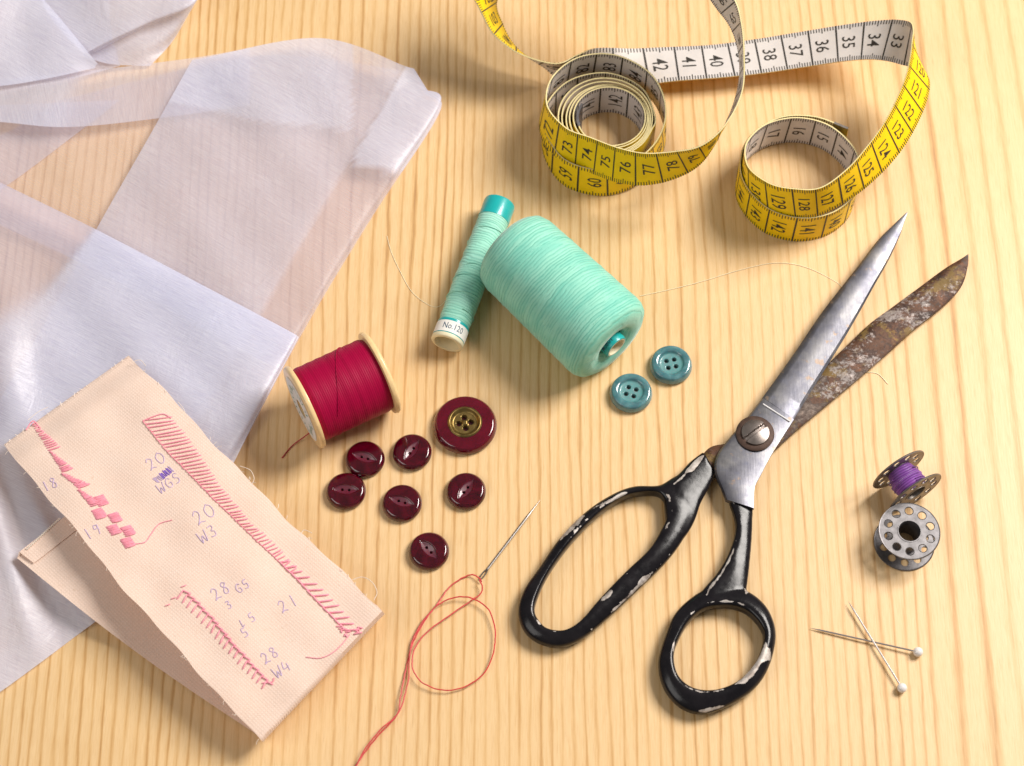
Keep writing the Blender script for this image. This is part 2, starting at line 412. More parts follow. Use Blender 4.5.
# upper folded length: underside, rolled right-hand edge, top side
def a_up(x, y, z):
    if z < .2: return .26
    s_ = side((x, y), (338, 158), (388, 173))           # the satin stripe ends along this line
    right = sstep(-3, 3, side((x, y), (262, 312), (356, 150)))  # folded edge: one layer less
    lim = 113 + .0016 * max(0, x - 215) ** 2 + 8 * math.sin(x * .03)
    sat = sstep(6, -6, y - lim) if x < 352 else 0
    sat = max(sat, sstep(2, -2, s_) * right)
    return max(.80 * sat, .30 + .28 * (1 - right))
rows = [[(60, 100, .06), (-20, 150, .06), (-70, 225, .06), (-100, 305, .06), (-130, 410, .06)],
        [(255, 56, .08), (240, 150, .08), (190, 235, .08), (130, 330, .08), (80, 430, .08)],
        [(400, 70, .09), (418, 118, .09), (350, 222, .09), (278, 340, .09), (208, 470, .09)],
        [(411, 68, .32), (436, 113, .32), (369, 217, .32), (299, 335, .32), (228, 470, .32)],
        [(405, 66, .58), (424, 104, .58), (352, 205, .58), (282, 320, .58), (212, 450, .58)],
        [(318, 38, .62), (310, 110, .56), (240, 200, .52), (175, 300, .50), (110, 430, .45)],
        [(192, 60, .50), (150, 135, .45), (97, 228, .42), (38, 335, .40), (-30, 450, .40)]]
rows = [[r_[0], tuple(a_ + (b_ - a_) * .55 for a_, b_ in zip(r_[0], r_[1]))] + r_[1:] for r_ in rows]
sheet(rows, 90, 170, a_up, lambda x, y: .25 * math.exp(-((x - 385) ** 2 + (y - 70) ** 2) / 900.0), .07, 1.6)
# arm of cloth that crosses to the left edge, satin over the fold
def a_arm(x, y, z):
    return .74 - .20 * sstep(92, 122, x + .35 * y) - .06 * sstep(120, 150, x)
sheet([[(-60, 84, .7), (0, 79, .7), (95, 70, .62), (192, 58, .45), (250, 48, .30)],
       [(-60, 98, .85), (0, 98, .85), (90, 92, .75), (190, 86, .42), (250, 75, .28)],
       [(-60, 119, .75), (0, 122, .75), (70, 127, .66), (168, 117, .36), (250, 105, .24)]], 110, 26, a_arm, None, .03, 1.2, (.2, 1))
# looser layer beneath, left of the gap
sheet([[(-60, 105, .3), (0, 105, .3), (120, 100, .25)], [(-60, 160, .3), (10, 140, .3), (100, 116, .22)], [(-60, 225, .2), (6, 186, .2), (84, 128, .15)]], 40, 30,
      lambda x, y, z: .42, None, .05, 1.4)
# lower length, folded along its upper edge
def a_low(x, y, z):
    d = side((x, y), (91, 235), (20, 324))               # negative: satin side
    sat = sstep(4, -4, d) if y < 330 else sstep(4, -4, d)
    left = sstep(300, 335, y + .5 * x)
    v = .36 + .46 * max(sat * .92, left)
    return v
def z_low(x, y):
    z = .60 * math.exp(-(((x - 3) * .9 - (y - 350) * .10) ** 2) / 520.0 - ((y - 360) / 75.0) ** 2)
    z += .38 * math.exp(-((side((x, y), (20, 470), (100, 640))) / 9.0) ** 2 - ((y - 560) / 60.0) ** 2)
    z += .30 * math.exp(-((side((x, y), (-30, 430), (30, 640))) / 12.0) ** 2 - ((y - 540) / 90.0) ** 2)
    z -= .15 * math.exp(-((side((x, y), (0, 470), (62, 640))) / 10.0) ** 2 - ((y - 550) / 80.0) ** 2)
    return z
rows = [[(-60, 200, .35), (0, 225, .35), (95, 270, .35), (205, 330, .35), (270, 365, .30), (280, 362, .22)],
        [(-50, 158, .62), (0, 183, .62), (100, 232, .66), (220, 295, .66), (288, 331, .55), (298, 337, .40)],
        [(-58, 190, .88), (-5, 207, .90), (90, 252, .92), (207, 312, .88), (278, 350, .72), (291, 352, .42)],
        [(-70, 290, .85), (-20, 312, .80), (60, 345, .80), (160, 385, .78), (238, 418, .70), (258, 414, .40)],
        [(-80, 420, .5), (-30, 430, .48), (30, 450, .45), (115, 475, .42), (190, 492, .40), (224, 482, .28)],
        [(-80, 560, .3), (-30, 560, .28), (30, 560, .25), (90, 555, .22), (150, 545, .2), (190, 545, .15)],
        [(-80, 690, .18), (-30, 670, .2), (22, 640, .2), (80, 600, .2), (130, 575, .2), (172, 567, .1)],
        [(-80, 745, .06), (-40, 718, .07), (0, 692, .07), (48, 657, .07), (95, 622, .07), (165, 573, .06)]]
sheet(rows, 130, 170, a_low, z_low, .075, 1.5, (.9, .45))
# crumpled end in the far corner
sheet([[(-60, -50, 2.2), (-10, -40, 2.0), (38, -6, 1.6), (98, 64, 1.05)],
       [(-60, 20, 2.0), (-10, 20, 1.9), (30, 28, 1.4), (96, 65, 1.0)],
       [(-60, 90, 1.0), (0, 86, 1.0), (45, 79, .95), (95, 68, .9)]], 60, 40, lambda x, y, z: .80, None, .08, 1.6)
sheet([[(44, -40, 1.2), (42, 0, 1.25), (60, 30, 1.15), (84, 54, .9)],
       [(110, -40, 1.5), (110, 0, 1.5), (105, 22, 1.3), (88, 52, 1.0)],
       [(195, -35, 1.5), (188, 2, 1.45), (140, 25, 1.25), (92, 50, 1.0)],
       [(200, -30, 1.0), (192, 4, 1.0), (150, 24, .95), (95, 52, .75)]], 60, 60, lambda x, y, z: .80, None, .05, 1.6)
sheet([[(190, -20, 1.0), (191, 3, 1.0), (150, 24, .8), (80, 55, .5)],
       [(205, -20, .6), (192, 8, .55), (166, 36, .5), (110, 64, .4)],
       [(205, -15, .08), (190, 12, .08), (172, 42, .08), (150, 66, .08)]], 60, 40, lambda x, y, z: .72, None, .05, 1.6)
sheet([[(-20, -40, .4), (40, -40, .4), (110, -40, .4)], [(-20, 10, .3), (40, 20, .3), (110, 20, .3)], [(-20, 80, .3), (60, 80, .3), (120, 66, .3)]], 20, 20, lambda x, y, z: .6, None, .05, 1.6)
fo = fab.build("sheer_fabric", M_FAB, origin=P(200, 300, 0), angle=80)
tag(fo, "sheer lilac white organza with satin stripes, folded and crumpled under the calico", "fabric")

# ------------------------------------------------------------------ calico stitch sampler
TL, TR, BR, BL = (3, 447), (129, 357), (381, 612), (258, 741)
ul = (BL[0] - TL[0], BL[1] - TL[1]); vl = (TR[0] - TL[0], TR[1] - TL[1]); det = ul[0] * vl[1] - ul[1] * vl[0]
def tw(x, y):
    dx, dy = x - TL[0], y - TL[1]
    return (dx * vl[1] - dy * vl[0]) / det, (ul[0] * dy - ul[1] * dx) / det
def z_cal(x, y):
    t, w = tw(x, y); t = max(0, min(1, t))
    z = 1.45 + .30 * (1 - w) * math.sin(math.pi * min(1, t * 1.05)) - .10 * math.cos(2 * math.pi * t) * .5
    z += .05 * math.sin(5 * t + 3.5 * w + 1) * math.sin(4 * w + 2 * t) + .03 * math.sin(9 * t + 4 * w) + .025 * math.sin(17 * w - 6 * t) + .02 * math.sin(30 * t + 11 * w)
    z -= .22 * sstep(.90, 1.0, t) + .30 * sstep(.06, 0, t)
    return z
cl = MB()
NU, NV = 40, 130
top = []
wob = lambda t, s: .9 * math.sin(43 * t + 3 * s) + 1.8 * math.sin(7 * t + s) + 1.0 * math.sin(19 * t + 2 * s)
for i in range(NV):
    t = i / (NV - 1); row = []
    for j in range(NU):
        w = j / (NU - 1)
        x = TL[0] + (TR[0] - TL[0]) * w; y = TL[1] + (TR[1] - TL[1]) * w
        x2 = BL[0] + (BR[0] - BL[0]) * w; y2 = BL[1] + (BR[1] - BL[1]) * w
        px_, py_ = x + (x2 - x) * t, y + (y2 - y) * t
        e = wob(t, 1) * (1 - w) ** 8 - wob(t, 4) * w ** 8
        px_ += e * .7; py_ += e * -.5
        row.append((px_, py_, z_cal(px_, py_)))
    top.append(row)
def lerp_row(a, c, zz, n=NU): return [(a[0] + (c[0] - a[0]) * j / (n - 1), a[1] + (c[1] - a[1]) * j / (n - 1), zz if not callable(zz) else zz(j / (n - 1))) for j in range(n)]
rows = []
# first turned under at the upper end, then the top side, the hairpin, and the lower side on the table
for (d, zz) in ((16, .86), (8, .84), (2, .88), (-1.5, 1.0)):
    rows.append([(x + d * .66, y + d * .75, zz + .05 * math.sin(j * .3)) for j, (x, y, z) in enumerate(top[0])])
rows += top
for (d, zz) in ((2.5, 1.05), (3.8, .75), (3, .42), (-1, .18), (-8, .07)):
    rows.append([(x + d * .66 + dx, y + d * .75, zz) for j, (x, y, z) in enumerate(top[-1]) for dx in [0]])
hinge = rows[-1]
for i in range(1, 60):
    t = i / 59; row = []
    for j in range(NU):
        w = j / (NU - 1)
        ex, ey = 17 + 108 * w, 558 - 84 * w
        hx, hy = hinge[j][0], hinge[j][1]
        bow = math.sin(math.pi * t)
        row.append((hx + (ex - hx) * t - 3 * bow * (1 - w), hy + (ey - hy) * t + 4 * bow * (1 - w), .07 + .66 * sstep(.40, .80, t) + .10 * bow * (1 - w) + .03 * math.sin(12 * t + 5 * w)))
    rows.append(row)
last = rows[-1]
for (d, zz) in ((-1.5, .78), (0, .83), (9, .82), (20, .80)):   # hem folded back on itself
    rows.append([(x + d * .75 + 2, y + d * .55 - 6 * sstep(-2, 0, d), zz) for (x, y, z) in last])
cl.grid([[P(*p) for p in r] for r in rows])
cal_t = thing("calico_sampler", P(190, 560, 0), "folded strip of cream calico with pink practice stitches and violet pen notes", "sewing sampler")
cl.build("calico_strip", M_CAL, cal_t, angle=70)
st = MB()
def cz(x, y, dz=.03): return P(x, y, z_cal(x, y) + dz)
def stitch(pts, r=.036, jit=.0, n=None, mi=0):
    r *= .74
    pts = [(x + random.uniform(-jit, jit), y + random.uniform(-jit, jit)) for x, y in pts]
    if len(pts) == 2:
        (x0, y0), (x1, y1) = pts
        q = [cz(x0, y0, -.01), cz(x0 + (x1 - x0) * .12, y0 + (y1 - y0) * .12, .025), cz((x0 + x1) / 2, (y0 + y1) / 2, .04), cz(x0 + (x1 - x0) * .88, y0 + (y1 - y0) * .88, .025), cz(x1, y1, -.01)]
    else:
        q = [cz(x, y, .02) for x, y in spline(pts, n or len(pts) * 5)]
    st.tube(q, r, 5, mi)
def along(poly, k):
    L = [0]
    for a, c in zip(poly, poly[1:]): L.append(L[-1] + math.hypot(c[0] - a[0], c[1] - a[1]))
    out = []
    for i in range(k):
        d = L[-1] * i / (k - 1); m = 0
        while m < len(poly) - 2 and L[m + 1] < d: m += 1
        f = (d - L[m]) / (L[m + 1] - L[m]); a, c = poly[m], poly[m + 1]
        out.append((a[0] + (c[0] - a[0]) * f, a[1] + (c[1] - a[1]) * f))
    return out
# blanket stitch band by the right-hand edge
lowe = [(143, 421), (165, 449), (188, 472), (211, 496), (240, 524), (268, 551), (290, 572)]
uppe = [(170, 416), (190, 441), (204, 462), (221, 487), (251, 523), (274, 543), (294, 566)]
A, B_ = along(lowe, 50), along(uppe, 50)
for i in range(50):
    stitch([A[i], (B_[i][0] + 2, B_[i][1] + 1.5)], .034 if i % 3 else .026, .8)
for i in range(0, 49):
    stitch([A[i], (A[i + 1][0], A[i + 1][1])], .022, .5)
stitch([(143, 421), (152, 417), (163, 414), (171, 418)], .030)
st.build("overcast_stitching", M_PINK, cal_t); st = MB()
# open slanting stitches at its lower end
base = along([(280, 562), (300, 582), (320, 604), (336, 620), (345, 630)], 13)
for i, (x, y) in enumerate(base):
    ln = 9 + 6 * min(1, i / 4) + random.uniform(-1, 1)
    stitch([(x, y), (x + ln, y - ln * (.10 + .05 * math.sin(i)))], .042, .5)
    if i < 12: stitch([(x, y), (base[i + 1][0], base[i + 1][1])], .040, .4)
for i in range(14):
    a = random.uniform(0, 6.28); x, y = 350 + random.uniform(-9, 9), 630 + random.uniform(-4, 5)
    stitch([(x, y), (x + 5 * math.cos(a), y + 3 * math.sin(a))], .036)
stitch([(350, 634), (342, 644), (332, 653), (320, 658), (306, 657)], .022)
st.build("slanted_stitching", M_PINK, cal_t); st = MB()
# satin stitch triangles at the left edge
for (x0, y0, x1, y1, wd) in ((31, 422, 48, 450, 13), (50, 452, 62, 472, 12), (62, 474, 78, 488, 13), (78, 490, 90, 506, 12)):
    for i in range(15):
        t = i / 14; x, y = x0 + (x1 - x0) * t, y0 + (y1 - y0) * t
        ln = wd * (.15 + .85 * t)
        stitch([(x, y), (x + ln * .92, y - ln * .30)], .036, .5)
stitch([(26, 430), (33, 421), (40, 428)], .03)
st.build("triangle_stitching", M_PINK, cal_t); st = MB()
# basket squares
for (x, y) in ((101, 503), (99, 516), (115, 520), (114, 532), (128, 533), (128, 545)):
    for i in range(9):
        d = (i - 4) * 1.15
        stitch([(x - 5 + d * .55, y - 1 + d * .85), (x + 5 + d * .55, y - 4 + d * .85)], .036, .4)
stitch([(134, 544), (145, 542), (151, 534), (159, 524), (172, 520)], .022)
st.build("square_stitching", M_PINK, cal_t); st = MB()
# feather stitch along the lower left
fs_ = along([(183, 590), (205, 612), (228, 640), (248, 662), (266, 681)], 19)
for i, (x, y) in enumerate(fs_):
    stitch([(x, y), (x - 6 + .1 * i, y + 9 - .1 * i)], .036, .7)
    stitch([(x, y), (x + 7, y + 4)], .036, .7)
    if i < 18: stitch([(x + 7, y + 4), fs_[i + 1]], .034, .6)
stitch([(262, 683), (272, 682), (274, 678)], .03)
for (x, y) in ((176, 597), (170, 604), (186, 585)): stitch([(x, y), (x - 5, y + 2)], .026)
st.build("feather_stitching", M_PINK, cal_t)
# pen writing: single strokes of a hand
GL = {'0': [[(.5, 0), (.1, .3), (.15, .8), (.5, 1), (.85, .7), (.8, .25), (.45, .02)]], '1': [[(.5, 0), (.55, 1)]],
      '2': [[(.1, .25), (.4, 0), (.75, .25), (.5, .65), (.1, 1)], [(.1, 1), (.45, .9), (.9, 1)]],
      '3': [[(.15, .1), (.6, .05), (.7, .3), (.4, .48), (.75, .65), (.6, .98), (.1, .95)]],
      '4': [[(.3, 0), (.1, .6), (.9, .6)], [(.75, .25), (.7, 1)]],
      '8': [[(.75, .15), (.4, 0), (.2, .25), (.7, .65), (.6, .98), (.2, .9), (.3, .6), (.75, .15)]],
      '9': [[(.75, .2), (.35, .05), (.25, .4), (.7, .4), (.75, .1), (.75, .5), (.6, 1)]],
      'W': [[(0, 0), (.2, 1), (.5, .4), (.75, 1), (1, 0)]], 'G': [[(.85, .2), (.5, 0), (.1, .4), (.3, .95), (.8, .9), (.8, .55), (.5, .55)]],
      'S': [[(.8, .1), (.4, 0), (.2, .3), (.7, .6), (.6, .95), (.1, .95)]], 'L': [[(.3, 0), (.2, 1), (.7, .95)]], '5': [[(.8, 0), (.25, .05), (.2, .45), (.7, .5), (.65, .95), (.1, .95)]]}
ink = MB()
def write(s, x, y, size, ang=-33, mi=0, r=.019):
    ca, sa = math.cos(R(ang)), math.sin(R(ang)); cx = 0
    for ch in s:
        if ch == ' ': cx += size * .6; continue
        for strk in GL[ch]:
            pts = []
            for (u, v) in strk:
                lx, ly = cx + u * size * .72 + random.uniform(-.25, .25), (v - .5) * size + random.uniform(-.25, .25)
                pts.append((x + lx * ca - ly * sa, y + lx * sa + ly * ca))
            ink.tube([cz(px_, py_, .006) for px_, py_ in spline(pts, len(pts) * 4)], r, 4, mi)
        cx += size * .92
write('20', 147, 466, 12); write('WGS', 158, 490, 10); write('20', 194, 520, 14); write('W3', 199, 539, 12)
write('28', 212, 596, 12); write('G5', 236, 590, 9); write('3', 226, 606, 8); write('5', 249, 619, 9); write('5', 242, 634, 9); write('L', 240, 624, 7)
write('21', 279, 608, 12, -28); write('28', 262, 660, 11); write('W4', 274, 674, 11); write('18', 42, 488, 10, -25); write('19', 84, 536, 11, -28)
for i in range(16):     # crossed-out letters
    x, y = 155 + i * 1.1, 481 - i * .85
    ink.tube([cz(x - 2.5, y - 2 + random.uniform(-1, 1), .008), cz(x + 2.5, y + 2.5 + random.uniform(-1, 1), .008)], .022 if i > 4 else .016, 4, 1 if 5 < i < 14 else 0)
ink.build("pen_writing", [M_INK, M_INKD], cal_t)
hm = MB()
for i in range(20):      # hem stitches on the lower end
    t = i / 19; x, y = 26 + 32 * t, 549 - 30 * t
    hm.tube([P(x, y, .85), P(x + 2.4, y - .5, .86)], .03, 4)
hm.build("hem_stitching", M_HEM, cal_t)
fz = MB()
for pts in ([(178, 402), (184, 410), (186, 420), (180, 424)], [(240, 466), (250, 470), (254, 478), (252, 484)], [(352, 580), (362, 577), (372, 582), (377, 592), (374, 600)],
            [(28, 420), (38, 412), (48, 407)], [(300, 536), (304, 530), (312, 533)], [(132, 362), (140, 360), (146, 366)]):
    fz.tube([P(x, y, 1.4) for x, y in spline(pts, 20)], .011, 4)
for side_ in (0, 1, 2):
    for k in range(24):
        f = random.random()
        a_, c_ = ((TL, TR), (TR, BR), (TL, BL))[side_]
        x, y = a_[0] + (c_[0] - a_[0]) * f, a_[1] + (c_[1] - a_[1]) * f
        nx, ny = ((-.58, -.81), (.71, -.70), (-.75, .66))[side_]
        ln = random.uniform(1, 3.6); q_ = random.uniform(-3, 3)
        fz.tube([P(x - nx * 2 + (nx * (ln + 2) - ny * q_ * u_ * u_) * 1.0 * u_, y - ny * 2 + (ny * (ln + 2) + nx * q_ * u_ * u_) * u_, z_cal(x, y) - .02 + .05 * u_) for u_ in (0, .25, .5, .75, 1)], .009, 3)
fz.build("frayed_fibres", M_FUZZ, cal_t)["kind"] = "stuff"
lt = MB(); lt.tube([P(x, y, .52) for x, y in spline([(76, 570), (84, 560), (90, 554)], 10)], .02, 5)
lt.build("stray_pink_thread", M_PINK, cal_t)

# ------------------------------------------------------------------ tape measure (one ribbon)
TW = 1.6
C1 = P(605, 141, 0); C2 = P(796, 191, 0)
S = []          # stations: centre, width direction, number on the yellow side
def polar(c, a, r, z, wv=None, n=0.0):
    d = Vector((math.cos(R(a)), math.sin(R(a)), 0))
    S.append((c + d * r + Vector((0, 0, z)), Vector(wv) if wv else Vector((0, 0, 1)), n))
nn = N0 = 2.6
a = 150.0; r = 1.24
while a < 2150:                      # tight inner coil
    k_ = (a - 150) / 2000
    polar(C1 + Vector((.16 * (1 - k_) - .06 * k_, -.03 + .05 * math.sin(k_ * 9), 0)), a, r, .8, None, nn)
    nn += R(24) * r * .91; a += 24; r += 24 / 360 * (.075 + .05 * math.sin(a * .0031) ** 2)
def lean(a, k): return (-math.cos(R(a)) * k, -math.sin(R(a)) * k, 1)
a0 = a % 360                          # leave the coil, one looser turn on the table
nn = 50.0
for (aa, rr, zz, k, num) in ((0, 1.80, .8, 0, 51.0), (45, 1.88, .8, 0, 52.5), (90, 2.0, .8, 0, 54.0), (135, 2.16, .8, 0, 55.5), (180, 2.38, .8, 0, 57.1), (225, 2.48, .8, .03, 58.3), (260, 2.42, .82, .05, 59.6),
                             (290, 2.32, .9, .05, 60.8), (325, 2.22, 1.05, .05, 62.2), (0, 2.20, 1.3, .05, 64.1), (40, 2.26, 1.42, .05, 65.7), (80, 2.36, 1.5, .05, 67.2), (115, 2.42, 1.58, .05, 68.6),
                             (150, 2.42, 1.68, .1, 69.9), (185, 2.37, 1.85, .15, 71.1), (220, 2.25, 2.05, .25, 72.2), (250, 2.15, 2.15, .28, 73.6)):
    polar(C1, aa, rr, zz, lean(aa, k), num)
def st_px(px_, py_, z, wv, num): S.append((P(px_, py_, z), Vector(wv), num))
st_px(618, 165, 2.25, (0, .30, 1), 75.2)
st_px(645, 169, 2.35, (-.05, .22, 1), 76.4)
st_px(676, 164, 2.6, (-.10, .05, 1), 77.7)
st_px(704, 151, 3.0, (-.10, -.25, 1), 79.1)
st_px(725, 126, 3.4, (-.05, -.55, 1), 80.5)
st_px(739, 94, 3.8, (0, -.66, 1), 82)
st_px(742, 60, 4.3, (-.02, -.66, 1), 83.5)
st_px(737, 27, 4.8, (.12, -.55, 1), 85)
st_px(722, -2, 5.3, (.35, -.45, 1), 86.5)
st_px(690, -40, 5.8, (.2, -.5, .85), 88.5)
st_px(640, -75, 6.2, (0, -.8, .5), 91)
st_px(580, -85, 6.0, (0, -1, .2), 94)
st_px(525, -65, 5.2, (.6, -.7, .1), 97)
st_px(494, -30, 4.0, (.95, -.25, .1), 100)
st_px(488.5, 3, 3.0, (.42, .45, -.77), 101.8)
st_px(498, 29, 2.3, (.40, .44, -.80), 103)
st_px(518, 51, 1.75, (.16, .55, -.80), 104.1)
st_px(550, 66, 1.35, (.0, .44, -.9), 105.3)
st_px(573, 69, 1.1, (0, -.1, -1), 105.9)
st_px(600, 69, .85, (0, -.75, -.6), 106.6)
st_px(630, 68, .78, (0, -.95, -.2), 107.5)
st_px(668, 64.5, .75, (.03, -1, .0), 108.7)
st_px(715, 61.5, .75, (.05, -1, .05), 110.4)
st_px(758, 56.5, .8, (.05, -1, .0), 112.0)
st_px(800, 50, 1.0, (.05, -1, -.03), 113.6)
st_px(845, 43, 1.4, (.05, -1, -.05), 115.3)
st_px(878, 40, 1.9, (.06, -1, -.10), 116.6)
st_px(901, 42, 2.45, (.12, -.98, -.2), 117.6)
st_px(914, 49.5, 2.85, (.30, -.85, -.42), 118.4)
st_px(919.5, 64, 3.05, (.44, -.58, -.68), 119.3)
st_px(917.5, 84, 3.05, (.52, -.34, -.78), 120.3)
st_px(908, 109, 3.0, (.52, -.27, -.80), 121.5)
st_px(893, 136, 2.9, (.48, -.22, -.85), 122.9)
st_px(873, 161, 2.8, (.40, -.17, -.90), 124.2)
st_px(850, 183, 2.65, (.28, -.10, -.94), 125.55)
st_px(821, 201, 2.45, (.08, -.10, -1), 126.8)
for (aa, rr, zz, k, num) in ((256, 2.02, 2.28, .10, 128.0), (228, 2.08, 2.0, .08, 129.0), (195, 2.15, 1.6, .05, 130.3), (160, 2.17, 1.2, .02, 131.7), (125, 2.17, .95, 0, 133.0), (90, 2.17, .85, 0, 134.3), (55, 2.17, .82, 0, 135.7),
                             (15, 2.17, .8, 0, 137.2), (-25, 2.17, .8, 0, 138.5), (-60, 2.17, .8, 0, 139.7), (-95, 2.17, .8, 0, 140.9), (-130, 2.2, .8, 0, 142.2), (-170, 2.25, .8, 0, 143.8), (-210, 2.27, .8, 0, 145.4),
                             (-250, 2.3, .8, 0, 147.0), (-285, 2.34, .8, 0, 148.5), (-318, 2.50, .85, 0, 150.0)):
    polar(C2, aa, rr, zz, [-q for q in lean(aa, k)], num)
# dense samples
NS = 16
raw = [tuple(p) + tuple(w.normalized()) + (n,) for p, w, n in S]
D = spline(raw, (len(raw) - 1) * NS + 1)
cen = [Vector(d[:3]) for d in D]; wid = []; nor = []; num = [d[6] for d in D]
for i, d in enumerate(D):
    t = (cen[min(i + 1, len(D) - 1)] - cen[max(i - 1, 0)]).normalized()
    w = Vector(d[3:6]); w = (w - t * w.dot(t)).normalized(); wid.append(w); nor.append(t.cross(w))
for i in range(1, len(num)): num[i] = max(num[i], num[i - 1] + 1e-4)
def at_num(n):
    lo, hi = 0, len(num) - 1
    if n <= num[0]: return 0.0
    if n >= num[-1]: return float(hi)
    while hi - lo > 1:
        m = (lo + hi) // 2
        if num[m] <= n: lo = m
        else: hi = m
    return lo + (n - num[lo]) / (num[hi] - num[lo])
def tape_pt(n, aw, off):
    s = at_num(n); i = min(int(s), len(cen) - 2); f = s - i
    return cen[i].lerp(cen[i + 1], f) + wid[i].lerp(wid[i + 1], f) * aw + nor[i].lerp(nor[i + 1], f) * off
tp = MB(); TH = .024
acr = [-.5, -.25, 0, .25, .5]
tp.grid([[cen[i] + wid[i] * (TW * k) + nor[i] * TH for k in acr] for i in range(len(cen))], 0)
tp.grid([[cen[i] + wid[i] * (TW * k) - nor[i] * TH for k in acr] for i in range(len(cen))], 1, flip=True)
for sgn in (-.5, .5):
    tp.grid([[cen[i] + wid[i] * (TW * sgn) + nor[i] * (TH * k) for k in (1, -1)] for i in range(len(cen))], 2, flip=sgn < 0)
EPS = TH + .010
def bar(n0, n1, a0, a1, side_):
    k = max(1, int(abs(a1 - a0) / .4)); o = EPS * side_
    tp.grid([[tape_pt(n, a0 + (a1 - a0) * j / k, o) for j in range(k + 1)] for n in (n0, n1)], 3)
def printed(n, side_):
    return n >= 51 or (side_ < 0 and n < 13)
for side_ in (1, -1):
    for n in range(1, 150):
        if not printed(n, side_): continue
        bar(n - .03, n + .03, -TW / 2, TW / 2, side_)
        for m in range(1, 10):
            ln = .17 if m != 5 else .24
            for sg in (-1, 1):
                bar(n + m / 10 - .016, n + m / 10 + .016, sg * TW / 2, sg * (TW / 2 - ln), side_)
        txt = str(n) if side_ > 0 else str(150 - n)
        vs, fs = text_mesh(txt, .72, .80 if len(txt) < 3 else .72)
        nc = n - .42 if side_ > 0 else n + .42
        tp.add([tape_pt(nc - side_ * v[1], v[0], EPS * side_) for v in vs], fs, 3)
tape = thing("tape_measure", C1, "yellow and white dressmaking tape measure, coiled at both ends with looping lengths between", "tape measure")
tp.build("printed_ribbon", [M_YEL, M_WHT, M_EDGE, M_BLK], tape, angle=60)
for (n0, n1, mt) in ((N0, N0 + .95, M_NICKEL), (149.4, 150.0, M_NICKELW)):
    e = MB(); o = TH + .02
    for sg in (1, -1):
        e.grid([[tape_pt(n0 + (n1 - n0) * i / 6, TW * .51 * (j / 3 - 1), sg * o) for j in range(7)] for i in range(7)], flip=sg < 0)
    for sg in (-1, 1):
        e.grid([[tape_pt(n0 + (n1 - n0) * i / 6, TW * .51 * sg, k * o) for k in (1, -1)] for i in range(7)])
    if n0 == N0:
        for aw in (-.35, .1):
            c_ = tape_pt(n0 + .45, aw, -(o + .03)); w_ = tape_pt(n0 + .45, aw + .1, -(o + .03)) - c_; w_.normalize(); t_ = tape_pt(n0 + .6, aw, -(o + .03)) - c_; t_.normalize(); n_ = w_.cross(t_)
            if n_.dot(tape_pt(n0 + .45, aw, 0) - c_) > 0: n_ = -n_
            e.grid([[c_ + (w_ * math.cos(q * .5236) + t_ * math.sin(q * .5236)) * rr + n_ * hh for q in range(12)] for rr, hh in ((.14, -.02), (.13, .03), (.08, .05), (.01, .055))], closed_v=True)
    e.build("metal_end", mt, tape)

# ------------------------------------------------------------------ scissors
sci = thing("scissors", P(755, 433, 0), "old open tailor's shears with chipped black handles and one rusty blade", "scissors")
def blade(stations, zt, th, mat, name, ridge=.28, edge_thin=.05, nst=60, crown=.10, hollow=0):
    sp_ = spline([s[0] for s in stations], nst); ed = spline([s[1] for s in stations], nst)
    bb = MB(); rows = []
    for i, (a_, c_) in enumerate(zip(sp_, ed)):
        wpx = math.hypot(a_[0] - c_[0], a_[1] - c_[1])
        k = min(1, wpx / 22)
        A_ = P(a_[0], a_[1], zt); C_ = P(c_[0], c_[1], zt)
        up = lambda f, z: A_.lerp(C_, f) + Vector((0, 0, z))
        rows.append([up(0, -th), up(0, -.25 * th * k), up(ridge * .35, crown * .55 * k), up(ridge, crown * k), up(.6, crown * .55 * k - hollow * k), up(.93, .0), up(1, -edge_thin), up(1, -th), up(.5, -th)])
    bb.grid(rows, closed_v=True)
    k = len(rows[0]); o = (len(rows) - 1) * k
    bb.f += [list(range(k))[::-1], [o + i for i in range(k)]]; bb.m += [0, 0]
    return bb
up_st = [((907, 212), (907.6, 212.6)), ((901, 217.5), (904, 223)), ((893, 225), (900, 235)), ((877, 241), (889, 259)), ((858, 266), (876, 282)), ((839, 290), (861, 309)), ((820, 315), (846, 335)), ((797, 349), (828, 364)), ((778, 376), (811, 391)), ((762, 398), (794, 419))]
up_sh = [((762, 398), (794, 419)), ((744, 421), (783, 436)), ((729, 438), (771, 455)), ((717, 455), (761, 474)), ((715, 471), (755, 486)), ((722, 489), (754, 498)), ((726, 500), (754, 508))]
lo_st = [((968, 254), (968.6, 255)), ((962, 258), (968, 266)), ((945, 268), (962, 285)), ((922, 285), (945, 304)), ((892, 307), (915, 328)), ((869, 324), (886, 354)), ((847, 345), (856, 380)), ((822, 369), (826, 405)), ((795, 394), (795, 431)), ((765, 420), (772, 452)), ((737, 440), (748, 470)), ((712, 446), (722, 474)), ((701, 456), (712, 480))]
ub = blade(up_st, .62, .10, M_STEEL, "blade", .20, .06, 70, .07)
us = blade(up_sh, .64, .18, M_STEEL, "blade", .12, .03, 40, .05)
ub.v += []; o = len(ub.v); ub.add(us.v, us.f)
